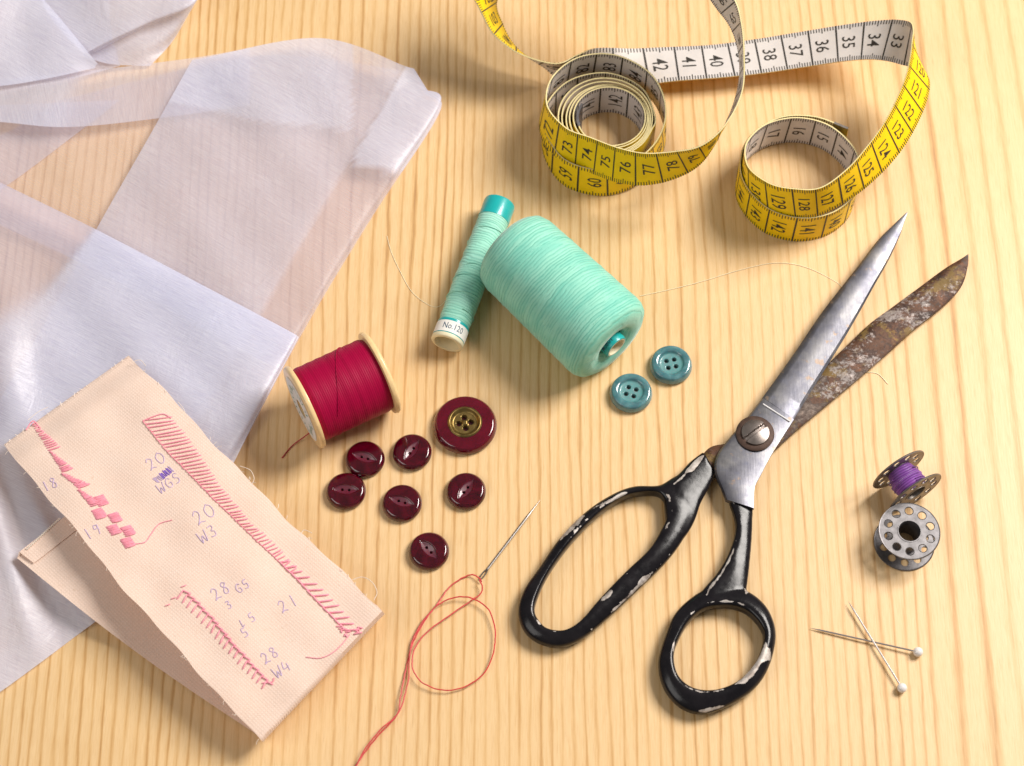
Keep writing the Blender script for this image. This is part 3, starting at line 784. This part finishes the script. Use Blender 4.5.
# raised lip where the ground edge begins
A_, C_ = P(763, 404, .703), P(790, 421.5, .655)
lipb = MB(); lipb.tube([A_.lerp(C_, i / 10) for i in range(11)], .030, 10)
lipb.build("blade_lip", simple("polished_steel_lip", (.80, .78, .78), .3, .05, 3, metallic=.3), sci)
o1 = ub.build("blade", M_STEEL, sci, angle=28); o1["label"] = "bright grey stained upper blade"
lb = blade(lo_st, .34, .16, M_RUST, "blade", .30, .05, 90, .09)
o2 = lb.build("blade", M_RUST, sci, angle=35); o2["label"] = "brown rusty lower blade"
def handle(pairs, shank, zc, hh, ns=120, sect=20):
    hb = MB()
    q = spline([a_ + c_ for a_, c_ in pairs], ns, True)
    rows = []; wear = []
    prof = []
    for k in range(sect):
        th = 2 * math.pi * k / sect; c_, s_ = math.cos(th), math.sin(th)
        ex = .7; prof.append((math.copysign(abs(c_) ** ex, c_), math.copysign(abs(s_) ** ex, s_), th))
    def section(O, I, h, zc_):
        M_ = (O + I) / 2; hv = (O - I) / 2; row = []; wv = []
        for (u, v, th) in prof:
            row.append(M_ + hv * u + Vector((0, 0, v * h * (1 - (.55 * ((u + 1) / 2) ** 1.3 if v > 0 else 0)))))
            wv.append(max(math.exp(-((th - 2.15) / .22) ** 2), .45 * math.exp(-((th - .45) / .35) ** 2)))
        return row, wv
    for s in q:
        O = P(s[0], s[1], zc); I = P(s[2], s[3], zc)
        rw, wv = section(O, I, hh, zc); rows.append(rw); wear.append(wv)
    hb.grid(rows, closed_u=True, closed_v=True, wear=wear)
    q = spline([a_ + c_ for a_, c_ in shank], 40); rows = []; wear = []
    for i, s in enumerate(q):
        O = P(s[2], s[3], s[5] if len(s) > 5 else zc); I = P(s[0], s[1], zc)
        t = min(1, i / 22)
        rw, wv = section(P(s[2], s[3], zc), I, hh * (.55 + .40 * t), zc); rows.append(rw); wear.append(wv)
    hb.grid(rows, closed_v=True, wear=wear)
    k = sect; o = len(hb.v) - 40 * k
    hb.f += [[o + i for i in range(k)], [o + 39 * k + i for i in range(k)][::-1]]; hb.m += [0, 0]
    return hb
def seg_d(p, a_, c_):
    d = c_ - a_; f = max(0, min(1, (p - a_).dot(d) / d.length_squared)); return (p - a_ - d * f).length
CHIPS = [(P(x0, y0, .6), P(x1, y1, .6), r_) for x0, y0, x1, y1, r_ in ((560, 540, 584, 516, .16), (590, 510, 625, 493, .10), (612, 612, 645, 580, .22), (645, 580, 672, 552, .16), (590, 630, 600, 624, .14), (536, 605, 541, 622, .10),
         (744, 684, 766, 655, .22), (766, 655, 771, 640, .14), (700, 711, 726, 706, .14), (745, 596, 752, 575, .12), (606, 600, 612, 594, .12), (672, 640, 676, 660, .08), (748, 552, 752, 536, .08), (692, 470, 700, 458, .10))]
def fuse(hb, name, parent):
    """one continuous skin over ring and shank, with the wear carried over"""
    raw_ = hb.build("raw", M_ENAM, None, origin=None)
    md = raw_.modifiers.new("skin", 'REMESH'); md.mode = 'VOXEL'; md.voxel_size = .045
    bpy.context.view_layer.update()
    me = bpy.data.meshes.new_from_object(raw_.evaluated_get(bpy.context.evaluated_depsgraph_get()))
    bm = bmesh.new(); bm.from_mesh(me)
    for _ in range(6): bmesh.ops.smooth_vert(bm, verts=bm.verts[:], factor=.5, use_axis_x=True, use_axis_y=True, use_axis_z=True)
    kd = KDTree(len(hb.v))
    for i, v in enumerate(hb.v): kd.insert(v, i)
    kd.balance()
    out = MB(); bm.verts.index_update()
    wv = []
    for v in bm.verts:
        w_ = hb.a["wear"].get(kd.find(v.co)[1], 0)
        if v.normal.z > .15: w_ += sum(.74 * math.exp(-(seg_d(v.co, a_, c_) / r_) ** 2) for a_, c_, r_ in CHIPS)
        wv.append(min(1.6, w_ * 1.15))
    nbr = [[e.other_vert(v).index for e in v.link_edges] for v in bm.verts]
    for _ in range(5): wv = [.4 * wv[i] + .6 * sum(wv[j] for j in nb_) / max(1, len(nb_)) for i, nb_ in enumerate(nbr)]
    out.add([v.co.copy() for v in bm.verts], [[v.index for v in f.verts] for f in bm.faces], wear=wv)
    bm.free(); bpy.data.objects.remove(raw_); bpy.data.meshes.remove(me)
    return out.build(name, M_ENAM, parent, angle=180)
left_pairs = [((681, 476), (665, 505)), ((659, 486), (657, 495)), ((634, 487), (638, 495)), ((612, 495), (619, 501)), ((586, 512), (596, 518)), ((560, 538), (571, 544)), ((539, 568), (550, 573)), ((524, 590), (538, 598)),
              ((518, 611), (535, 613)), ((524, 631), (541, 624)), ((539, 643), (549, 630)), ((560, 647), (565, 631)), ((582, 639), (581, 621)), ((608, 618), (600, 599)), ((638, 590), (625, 573)), ((668, 560), (648, 551)), ((686, 534), (661, 530)), ((695, 505), (667, 516))]
left_shank = [((703, 452), (716, 474)), ((690, 462), (708, 490)), ((679, 474), (701, 503)), ((668, 484), (696, 518)), ((664, 500), (690, 530)), ((666, 530), (684, 538))]
o3 = fuse(handle(left_pairs, left_shank, .38, .34), "handle", sci); o3["label"] = "long black handle loop for the fingers"
right_pairs = [((744, 590), (735, 609)), ((760, 600), (748, 615)), ((771, 615), (759, 627)), ((776, 637), (763, 640)), ((769, 667), (756, 661)), ((754, 689), (740, 680)), ((728, 706), (722, 689)), ((703, 714), (704, 691)), ((681, 708), (688, 686)),
               ((664, 689), (677, 674)), ((658, 663), (674, 655)), ((666, 633), (680, 638)), ((677, 611), (690, 622)), ((700, 592), (704, 611)), ((722, 586), (720, 608))]
right_shank = [((722, 486), (754, 494)), ((728, 501), (753, 512)), ((735, 527), (752, 538)), ((729, 551), (750, 562)), ((717, 573), (748, 580)), ((702, 591), (746, 594)), ((698, 602), (744, 606))]
o4 = fuse(handle(right_pairs, right_shank, .40, .36), "handle", sci); o4["label"] = "small round black handle loop for the thumb"
sw = MB(); pc = P(755, 434, .68)
sw.lathe([(.66, 0), (.67, .05), (.60, .10), (.45, .10)], 40)
for i in range(len(sw.v)): sw.v[i] += pc
wsh = sw.build("washer", M_SCREWD, sci)
sw = MB(); N_ = 48; rows = []
ang_s = R(38)
for k in range(24):
    r_ = .50 * k / 23; row = []
    for j in range(72):
        a_ = 2 * math.pi * j / 72; x, y = r_ * math.cos(a_), r_ * math.sin(a_)
        z = .26 - .10 * (r_ / .5) ** 2 - (.18 if r_ > .485 else 0)
        d = abs(-x * math.sin(ang_s) + y * math.cos(ang_s))
        z -= .10 * sstep(.075, .05, d)
        row.append(Vector((x, y, z)) + pc)
    rows.append(row)
sw.grid(rows, closed_v=True)
sw.build("screw", M_SCREW, sci, angle=30)

# ------------------------------------------------------------------ buttons
def button_mesh(rad, th, kind):
    bb = MB(); nr, na = 46, 96; rows = []; rec = []; hol = []
    def top(x, y):
        r_ = math.hypot(x, y) / rad; z = th; q = 0.0; h = 0.0
        if kind == 'eye':
            z = th * (1 - .14 * r_ ** 2) - .40 * th * max(0, (r_ - .80) / .20) ** 2.2
            hw, hl = .27 * rad, .66 * rad
            if abs(x) < hl:                          # almond hollow, deepest along its middle line
                lim = hw * (1 - (x / hl) ** 2); d = lim - abs(y)
                if d > 0: q = sstep(0, .04 * rad, d); z -= .04 * q + .07 * min(1, d / hw)
            for sx in (-.17, .17):
                hole = math.hypot(x - sx * rad, y)
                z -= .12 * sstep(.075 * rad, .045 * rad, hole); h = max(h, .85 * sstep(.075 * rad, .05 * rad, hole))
        elif kind == 'dish':
            z = th * (1 - .16 * r_ ** 2) - .45 * th * max(0, (r_ - .86) / .14) ** 2.2
            z -= .55 * th * sstep(.535, .50, r_)
        elif kind == 'rim':
            z = th * (.86 + .14 * math.exp(-((r_ - .76) / .2) ** 2)) - .5 * th * max(0, (r_ - .86) / .14) ** 2
            z -= .16 * th * sstep(.64, .50, r_); q = .9 * sstep(.60, .50, r_)
            for k in range(4):
                a_ = math.pi / 4 + k * math.pi / 2; hole = math.hypot(x - .26 * rad * math.cos(a_), y - .26 * rad * math.sin(a_))
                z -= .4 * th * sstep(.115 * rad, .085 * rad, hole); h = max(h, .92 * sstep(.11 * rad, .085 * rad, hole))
        return z, q, h
    for i in range(nr):
        r_ = rad * (i / (nr - 1)); row = []; qq = []; hh_ = []
        for j in range(na):
            a_ = 2 * math.pi * j / na; x, y = r_ * math.cos(a_), r_ * math.sin(a_)
            z, q, h = top(x, y); row.append(Vector((x, y, z))); qq.append(q); hh_.append(h)
        rows.append(row); rec.append(qq); hol.append(hh_)
    for (rr, zz) in ((1.0, .30), (.97, .12), (.88, 0.01), (.3, 0.01)):
        rows.append([Vector((rad * rr * math.cos(2 * math.pi * j / na), rad * rr * math.sin(2 * math.pi * j / na), zz * th)) for j in range(na)]); rec.append([0] * na); hol.append([0] * na)
    bb.grid(rows, closed_v=True, recess=rec, hole=hol)
    return bb
def disc(c, rad, z, n=20):
    return [c + Vector((rad * math.cos(2 * math.pi * k / n), rad * math.sin(2 * math.pi * k / n), z)) for k in range(n)]
GB = "small maroon fish-eye buttons"
proto = None
for (x, y, ang, lab) in ((365, 459, -18, "maroon fish-eye button just under the crimson spool, touching another button"), (412, 452, 58, "maroon button with upright almond slot, next to the big brass-centred button"),
                         (346, 491, -3, "leftmost maroon button with its almond slot lying level"), (402, 503, -18, "maroon button in the middle of the cluster, almond slot tilting downwards to the right"),
                         (466, 491, 55, "rightmost small maroon button, directly below the big brass-centred one"), (429, 551, -48, "lowest maroon button, apart from the cluster beside the red thread")):
    if proto is None:
        t_ = thing("maroon_button", P(x, y, .15), lab, "button", GB); proto = t_
        body = button_mesh(.69, .34, 'eye').build("button_body", M_BTN, t_, local=True, angle=60)
    else:
        t_ = proto.copy(); COL.objects.link(t_)
        for ch in list(proto.children):
            c2 = ch.copy(); COL.objects.link(c2); c2.parent = t_
        t_["label"] = lab
    g = P(x, y, .15); t_.location = (g.x, g.y, 0); t_.rotation_euler = (0, 0, R(ang))
g = P(465, 424.5, .2)
bt = thing("brass_centred_button", (g.x, g.y, 0), "large shiny oxblood button with a brass four-hole centre", "button")
button_mesh(1.12, .42, 'dish').build("button_body", M_BTNL, bt, local=True, angle=60)
bc = MB(); rows = []; hols = []; nr = 40
for i in range(nr):
    r_ = .60 * i / (nr - 1); row = []; hrow = []
    for j in range(96):
        a_ = 2 * math.pi * j / 96; x, y = r_ * math.cos(a_), r_ * math.sin(a_)
        z = .40 + .06 * math.exp(-((r_ - .54) / .05) ** 2) - .06 * sstep(.50, .40, r_); hd = 0
        for k in range(4):
            b2 = k * math.pi / 2 + .15
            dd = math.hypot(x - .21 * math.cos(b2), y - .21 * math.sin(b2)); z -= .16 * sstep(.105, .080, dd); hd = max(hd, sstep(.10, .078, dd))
        z += .05 * sstep(.13, .05, abs(x)) * sstep(.13, .05, abs(y))
        row.append(Vector((x, y, z))); hrow.append(hd)
    rows.append(row); hols.append(hrow)
rows.append([Vector((v.x, v.y, .25)) for v in rows[-1]]); hols.append([0] * 96)
bc.grid(rows, closed_v=True, hole=hols); bc.build("brass_centre", M_BRASS, bt, local=True, angle=50)
tb = None
for (x, y, ang, lab) in ((671, 364.5, 12, "teal pearly four-hole button further from the scissors' handles, nearer the blade"), (631, 392.5, -20, "teal pearly four-hole button, lower left of the pair below the thread cone")):
    g = P(x, y, .18)
    if tb is None:
        tb = thing("teal_button", (g.x, g.y, 0), lab, "button", "pair of teal buttons"); t_ = tb
        button_mesh(.76, .36, 'rim').build("button_body", M_BTNT, tb, local=True, angle=60)
    else:
        t_ = tb.copy(); COL.objects.link(t_)
        for ch in list(tb.children):
            c2 = ch.copy(); COL.objects.link(c2); c2.parent = t_
        t_["label"] = lab
    t_.location = (g.x, g.y, 0); t_.rotation_euler = (0, 0, R(ang))
tb["label"] = "teal pearly four-hole button, upper right one of the pair below the thread cone"

# ------------------------------------------------------------------ spools (axis along each part's own Z)
def axis_rot(dx, dy, dz=0):
    return Vector((dx, dy, dz)).normalized().to_track_quat('Z', 'Y').to_euler()
def put(o, z, rot): o.location = (0, 0, z); o.rotation_euler = rot
# crimson spool
A_, C_ = P(303, 408, 1.53), P(381, 372, 1.53)
mid = (A_ + C_) / 2; L = (C_ - A_).length; rot = axis_rot(*(C_ - A_).xy)
sp = thing("crimson_thread_spool", (mid.x, mid.y, 0), "spool of crimson thread with ivory flanges lying beside the lilac fabric", "thread spool")
q = MB(); hl = L / 2 - .16
q.lathe([(.4, -hl), (1.30, -hl), (1.36, -hl * .9)] + [(1.36 + .008 * math.sin(i * 1.7), -hl * .9 + hl * 1.8 * i / 24) for i in range(1, 24)] + [(1.36, hl * .9), (1.30, hl), (.4, hl)], 72)
q.tube([Vector((1.37 * math.cos(a_), 1.37 * math.sin(a_), hl * (.5 - 1.0 * (a_ - .2) / 2.4))) for a_ in [.2 + 2.4 * i / 40 for i in range(41)]], .022, 5)
o_ = q.build("wound_thread", M_REDSP, sp, local=True, angle=60); put(o_, 1.53, rot)
for sg in (-1, 1):
    q = MB(); z0 = sg * hl; z1 = sg * (hl + .22); zm = (z0 + z1) / 2
    q.lathe([(.3, z0), (1.42, z0), (1.52, z0 + .02 * sg), (1.55, zm), (1.51, z1 - .03 * sg), (1.42, z1), (.32, z1 - .0 * sg), (.30, z1 - .3 * sg)], 72)
    fl = q.build("flange", M_SPOOL, sp, local=True, angle=50); put(fl, 1.53, rot)
    if sg < 0:
        q = MB(); zz = z1 - .012
        n_ = 60
        q.add([Vector((rr * math.cos(2 * math.pi * k / n_), rr * math.sin(2 * math.pi * k / n_), zz)) for rr in (1.22, .36) for k in range(n_)],
              [[k, n_ + k, n_ + (k + 1) % n_, (k + 1) % n_] for k in range(n_)])
        pl = q.build("paper_label", M_LABEL, fl, local=True)
        q = MB()
        for k in range(26):     # faded green print round the label
            a_ = 2 * math.pi * k / 26 + random.uniform(-.05, .05); rr = .86 + random.uniform(-.12, .12)
            c_ = Vector((rr * math.cos(a_), rr * math.sin(a_), zz - .008)); d_ = Vector((math.cos(a_ + random.uniform(-.6, .6)), math.sin(a_ + random.uniform(-.6, .6)), 0)) * random.uniform(.06, .14)
            w_ = Vector((-d_.y, d_.x, 0)).normalized() * .025
            q.add([c_ - d_ - w_, c_ + d_ - w_, c_ + d_ + w_, c_ - d_ + w_], [[0, 1, 2, 3]])
        q.build("label_print", M_GREEN, fl, local=True)
q = MB(); q.tube([P(x, y, z) for x, y, z in spline([(316, 428, .45), (304, 437, .2), (292, 446, .05), (282, 458, .04)], 30)], .022, 6)
q.build("thread_end", M_DRED, sp)
# big aqua cone
RB = 1.72
A_, C_ = P(511, 248, RB), P(611, 342, RB)
mid = (A_ + C_) / 2; L = (C_ - A_).length; rot = axis_rot(*(C_ - A_).xy); hl = L / 2
sp = thing("aqua_thread_cone", (mid.x, mid.y, 0), "fat barrel of pale aqua thread on a teal tube, leaning on the slim spool", "thread spool")
q = MB()
prof = [(.50, -hl + .25), (.75, -hl + .02), (1.05, -hl - .10), (1.38, -hl - .08), (1.57, -hl + .10), (1.65, -hl + .4)]
prof += [(1.66 + .09 * (i / 20) + .006 * math.sin(i * 2.3), -hl + .5 + (2 * hl - .95) * i / 20) for i in range(21)]
prof += [(1.73, hl - .22), (1.64, hl - .02), (1.44, hl + .12), (1.12, hl + .18), (.84, hl + .16), (.64, hl + .06), (.53, hl - .08), (.48, hl - .3)]
q.lathe(prof, 96)
for k in range(7):       # stray turns lying across the winding
    z0 = -hl + .6 + (2 * hl - 1.3) * k / 6 + random.uniform(-.2, .2); a0 = random.uniform(0, 6); ln = random.uniform(2, 4.5); sl = random.uniform(-.5, .5)
    q.tube([Vector(((1.655 + .09 * (z0 + sl * i / 40 + hl) / (2 * hl)) * math.cos(a0 + ln * i / 40), (1.655 + .09 * (z0 + sl * i / 40 + hl) / (2 * hl)) * math.sin(a0 + ln * i / 40), z0 + sl * i / 40)) for i in range(41)], .018, 4)
o_ = q.build("wound_thread", M_AQUA, sp, local=True, angle=60); put(o_, RB, rot)
q = MB(); q.lathe([(.36, hl - .3), (.37, hl + .26), (.40, hl + .29), (.44, hl + .28), (.46, hl + .2), (.46, hl - .9), (.46, -hl + .9), (.46, -hl - .26), (.42, -hl - .28), (.36, -hl - .24), (.36, -hl + .3)], 48)
tu = q.build("tube", [M_TEAL], sp, local=True, angle=50); put(tu, RB, rot)
q = MB(); q.lathe([(.42, hl + .285), (.345, hl + .285), (.335, hl + .22), (.33, hl - .55), (.01, hl - .56)], 48)
o_ = q.build("tube_liner", M_CREAMP, sp, local=True, angle=50); put(o_, RB, rot)
q = MB()
zrot = Matrix.Rotation(0, 4, 'Z')
def wrap_text(q, s, size, sx, rad, z, a0, flip=1, along_axis=False):
    vs, fs = text_mesh(s, size, sx)
    q.add([Vector((rad * math.cos(a0 + flip * v[0] / rad), rad * math.sin(a0 + flip * v[0] / rad), z + flip * v[1])) for v in vs], fs)
# the tube mark faces the picture's lower left
inv = rot.to_matrix().inverted()
def ang_of(d, iv):
    l = iv @ Vector(d); return math.atan2(l.y, l.x)
wrap_text(q, "1080M", .26, .9, .466, hl + .06, ang_of((-.5, -.5, .7), inv), 1)
o_ = q.build("tube_print", M_NAVY, sp, local=True); put(o_, RB, rot)
# slim aqua spool
RS = .60
A_, C_ = P(500, 203, RS), P(447, 343, RS)
mid = (A_ + C_) / 2; L = (C_ - A_).length; rot = axis_rot(*(C_ - A_).xy); hl = L / 2; inv = rot.to_matrix().inverted()
sp = thing("slim_aqua_spool", (mid.x, mid.y, 0), "slim teal-capped spool of aqua thread with a numbered white label", "thread spool")
q = MB(); z0, z1 = -hl + .75, hl - .70
q.lathe([(.50, z0)] + [(.565 + .03 * math.sin(math.pi * i / 30) + .010 * math.sin(i * 1.9) + .008 * math.sin(i * 4.1), z0 + (z1 - z0) * i / 30) for i in range(31)] + [(.50, z1)], 64)
for k in range(6):
    zc_ = z0 + .5 + (z1 - z0 - 1) * k / 5; a0 = random.uniform(0, 6); sl = random.uniform(-.45, .45)
    q.tube([Vector((.603 * math.cos(a0 + 4 * i / 40), .603 * math.sin(a0 + 4 * i / 40), zc_ + sl * i / 40)) for i in range(41)], .015, 4)
o_ = q.build("wound_thread", M_AQUA2, sp, local=True, angle=60); put(o_, RS, rot)
q = MB(); q.lathe([(.02, -hl), (.50, -hl), (.57, -hl + .03), (.59, -hl + .10), (.585, -hl + .80), (.50, -hl + .82)], 64)
o_ = q.build("end_cap", M_TEAL, sp, local=True, angle=50); put(o_, RS, rot); o_["label"] = "plain teal end"
q = MB(); q.lathe([(.50, hl - .75), (.585, hl - .73), (.585, hl - .02), (.55, hl + .01), (.50, hl + .01)], 64)
cap2 = q.build("end_cap", M_TEAL, sp, local=True, angle=50); put(cap2, RS, rot)
q = MB(); q.lathe([(.592, hl - .62), (.594, hl - .60), (.594, hl - .18), (.592, hl - .16)], 64)
o_ = q.build("paper_band", M_LABEL, sp, local=True, angle=50); put(o_, RS, rot)
q = MB(); q.lathe([(.594, hl - .12), (.594, hl + .0), (.56, hl + .03), (.47, hl + .03), (.45, hl - .05), (.44, hl - .7), (.01, hl - .72)], 64)
o_ = q.build("hollow_end", M_CREAMP, sp, local=True, angle=50); put(o_, RS, rot)
q = MB(); wrap_text(q, "No.120", .34, .78, .599, hl - .39, ang_of((.1, -.35, .93), inv), -1)
o_ = q.build("band_print", M_NAVY, sp, local=True); put(o_, RS, rot)

# ------------------------------------------------------------------ bobbins
def ring_pts(cx, cy, r_, n): return [(cx + r_ * math.cos(2 * math.pi * k / n), cy + r_ * math.sin(2 * math.pi * k / n)) for k in range(n)]
FL = curve_mesh([ring_pts(0, 0, 1.02, 72)] + [ring_pts(.74 * math.cos(k * math.pi / 5), .74 * math.sin(k * math.pi / 5), .135, 18) for k in range(10)] + [ring_pts(0, 0, .37, 32)], .018)
HB = .50
def bobbin(t_, z, rot, mat, thread):
    for sg in (-1, 1):
        q = MB(); q.add([Vector((v[0], v[1], v[2] + sg * HB)) for v in FL[0]], FL[1])
        q.lathe([(1.0, sg * HB - .018), (1.03, sg * HB - .028), (1.045, sg * HB), (1.03, sg * HB + .028), (1.0, sg * HB + .018)], 72)
        for k in range(10):
            c_ = Vector((.74 * math.cos(k * math.pi / 5), .74 * math.sin(k * math.pi / 5), sg * (HB + .016)))
            q.grid([[c_ + Vector((rr * math.cos(2 * math.pi * j / 18), rr * math.sin(2 * math.pi * j / 18), sg * hh)) for j in range(18)] for rr, hh in ((.16, 0), (.148, .014), (.134, .0))], closed_v=True)
        o_ = q.build("flange", mat, t_, local=True, angle=35); o_.location = (0, 0, z); o_.rotation_euler = rot
    q = MB(); q.lathe([(.42, HB + .0), (.41, HB + .035), (.375, HB + .035), (.355, HB), (.355, -HB), (.375, -HB - .035), (.41, -HB - .035), (.42, -HB)], 40)
    q.lathe([(.43, -HB), (.43, HB)], 40)
    o_ = q.build("hub", mat, t_, local=True, angle=40); o_.location = (0, 0, z); o_.rotation_euler = rot
    if thread:
        q = MB(); q.lathe([(.44, -HB + .03), (.46, -HB + .06), (.52, -.2), (.57, 0), (.55, .2), (.46, HB - .06), (.44, HB - .03)], 48)
        for k in range(8):
            a0 = random.uniform(0, 6); zc_ = random.uniform(-.3, .3); sl = random.uniform(-.3, .3)
            q.tube([Vector((.565 * math.cos(a0 + 3 * i / 30), .565 * math.sin(a0 + 3 * i / 30), max(-.42, min(.42, zc_ + sl * i / 30)))) for i in range(31)], .022, 4)
        o_ = q.build("wound_thread", M_PURP, t_, local=True, angle=60); o_.location = (0, 0, z); o_.rotation_euler = rot
g = P(909.5, 531, 1.05)
bt_ = thing("empty_bobbin", (g.x, g.y, 0), "empty grey metal bobbin lying flat with round holes in its flange", "bobbin")
bobbin(bt_, .53, (0, 0, R(14)), M_NICKEL, False)
g = P(907, 481, 1.05)
bt_ = thing("violet_thread_bobbin", (g.x, g.y, 0), "metal bobbin wound with violet thread, standing on its rims behind the empty one", "bobbin")
bobbin(bt_, 1.045, axis_rot(.50, -.86, .0), M_NICKELW, True)

# ------------------------------------------------------------------ pins, needle, threads
for (tx, ty, hx, hy, zt_, lab) in ((810, 628, 918, 652, .06, "pearl-headed pin lying nearly level, its head nearest the bobbins"), (848, 601, 902, 688, .14, "pearl-headed pin lying steeply across the other pin, head lowest")):
    hp = P(hx, hy, .16); tip = P(tx, ty, zt_)
    t_ = thing("dressmaking_pin", (hp.x, hp.y, 0), lab, "pin", "crossed pearl-headed pins")
    q = MB(); q.tube([tip.lerp(hp, i / 30) for i in range(31)], .033, 8, taper=lambda f: min(1, .1 + f * 9))
    q.build("shaft", M_PINST, t_)
    q = MB(); q.lathe([(.165 * math.sin(math.pi * k / 16) + .0005, -.165 * math.cos(math.pi * k / 16)) for k in range(17)], 24)
    for i in range(len(q.v)): q.v[i] += hp + Vector((0, 0, .01))
    q.build("pearl_head", M_PEARL, t_)
tip, eye = P(540.5, 499.5, .05), P(480, 579, .06)
q = MB(); ax = (tip - eye).normalized(); sd = ax.cross(Vector((0, 0, 1))).normalized()
Ln = (tip - eye).length
q.tube([eye + ax * (.42 + (Ln - .42) * i / 30) for i in range(31)], .045, 8, taper=lambda f: .08 + .92 * min(1, (1 - f) * 4))
for sg in (-1, 1):
    q.tube([eye + ax * x + sd * sg * w_ for x, w_ in ((0, .0), (.03, .03), (.1, .05), (.3, .05), (.42, .02))], .024, 6)
nd = q.build("sewing_needle", simple("needle_steel", (.34, .31, .29), .3, .1, 4, metallic=.9), origin=P(510, 540, 0))
tag(nd, "fine steel sewing needle lying slantwise, threaded with red cotton", "needle")
def cr(pts): return [(350 + x / 2.676, 480 + y / 2.676) for x, y in pts]
q = MB()
pa = cr([(352, 272), (345, 262), (320, 254), (270, 283), (235, 330), (198, 380), (167, 440), (150, 505), (135, 580), (125, 630), (70, 690), (20, 758), (0, 800)])
pb = cr([(346, 268), (354, 285), (349, 305), (325, 322), (260, 367), (205, 408), (172, 455), (168, 505), (198, 545), (258, 563), (320, 547), (368, 503), (389, 425), (374, 352), (330, 318), (282, 314), (232, 337), (186, 392), (162, 450), (155, 540), (130, 622), (82, 668), (34, 730), (8, 790)])
for pts, ph in ((pa, 0), (pb, 2)):
    sm = spline(pts, 220)
    q.tube([P(x + .35 * math.sin(i * .8 + ph) * random.random(), y + .3 * math.sin(i * 1.1) * random.random(), .05 + .05 * (1 + math.sin(i * .09 + ph)) + (.06 if ph else 0)) for i, (x, y) in enumerate(sm)], .023, 6)
tag(q.build("red_thread", M_RED, origin=P(440, 640, 0)), "loose loop of fine red thread trailing from the needle's eye", "thread")
q = MB(); q.tube([P(x, y, .015) for x, y in spline([(387, 236), (391, 251), (399, 269), (413, 293), (434, 307), (446, 300), (452, 285)], 60)], .011, 5)
tag(q.build("pale_thread", M_PALE, origin=P(413, 293, 0)), "short pale thread curling left of the slim aqua spool", "thread")
q = MB(); q.tube([P(x, y, .015 + .01 * math.sin(i * .05)) for i, (x, y) in enumerate(spline([(640, 296), (668, 290), (700, 282), (740, 270), (775, 263), (805, 267), (836, 282), (850, 295)], 90))], .012, 5)
tag(q.build("pale_thread", M_PALE, origin=P(740, 270, 0)), "long pale thread arching from the aqua barrel towards the bright scissor blade", "thread")
q = MB(); q.tube([P(x, y, .015) for x, y in spline([(866, 372), (878, 374), (888, 384)], 20)], .014, 5)
tag(q.build("pale_thread", M_PALE, origin=P(878, 376, 0)), "tiny pale thread end lying beneath the rusty scissor blade", "thread")

# ------------------------------------------------------------------ light
world = bpy.data.worlds.new("World"); scene.world = world; world.use_nodes = True
bg = world.node_tree.nodes["Background"]; bg.inputs[0].default_value = (1.0, .97, .94, 1); bg.inputs[1].default_value = .14
def area(name, loc, tgt, size, power, color):
    ld = bpy.data.lights.new(name, 'AREA'); ld.shape = 'RECTANGLE'; ld.size, ld.size_y = size; ld.energy = power; ld.color = color
    o = bpy.data.objects.new(name, ld); COL.objects.link(o); o.location = loc
    o.rotation_euler = (Vector(tgt) - Vector(loc)).to_track_quat('-Z', 'Y').to_euler()
    return o
area("key_softbox", (80, 39, 94), (2, 2, 0), (54, 54), 203000, (1.0, .95, .89))
area("fill_softbox", (-66, -34, 74), (0, 0, 0), (56, 56), 25000, (1.0, .97, .93))
scene.view_settings.view_transform = 'Standard'; scene.view_settings.look = 'None'
scene.view_settings.exposure = .28; scene.view_settings.gamma = 1
scene.cycles.max_bounces = 10; scene.cycles.transparent_max_bounces = 24
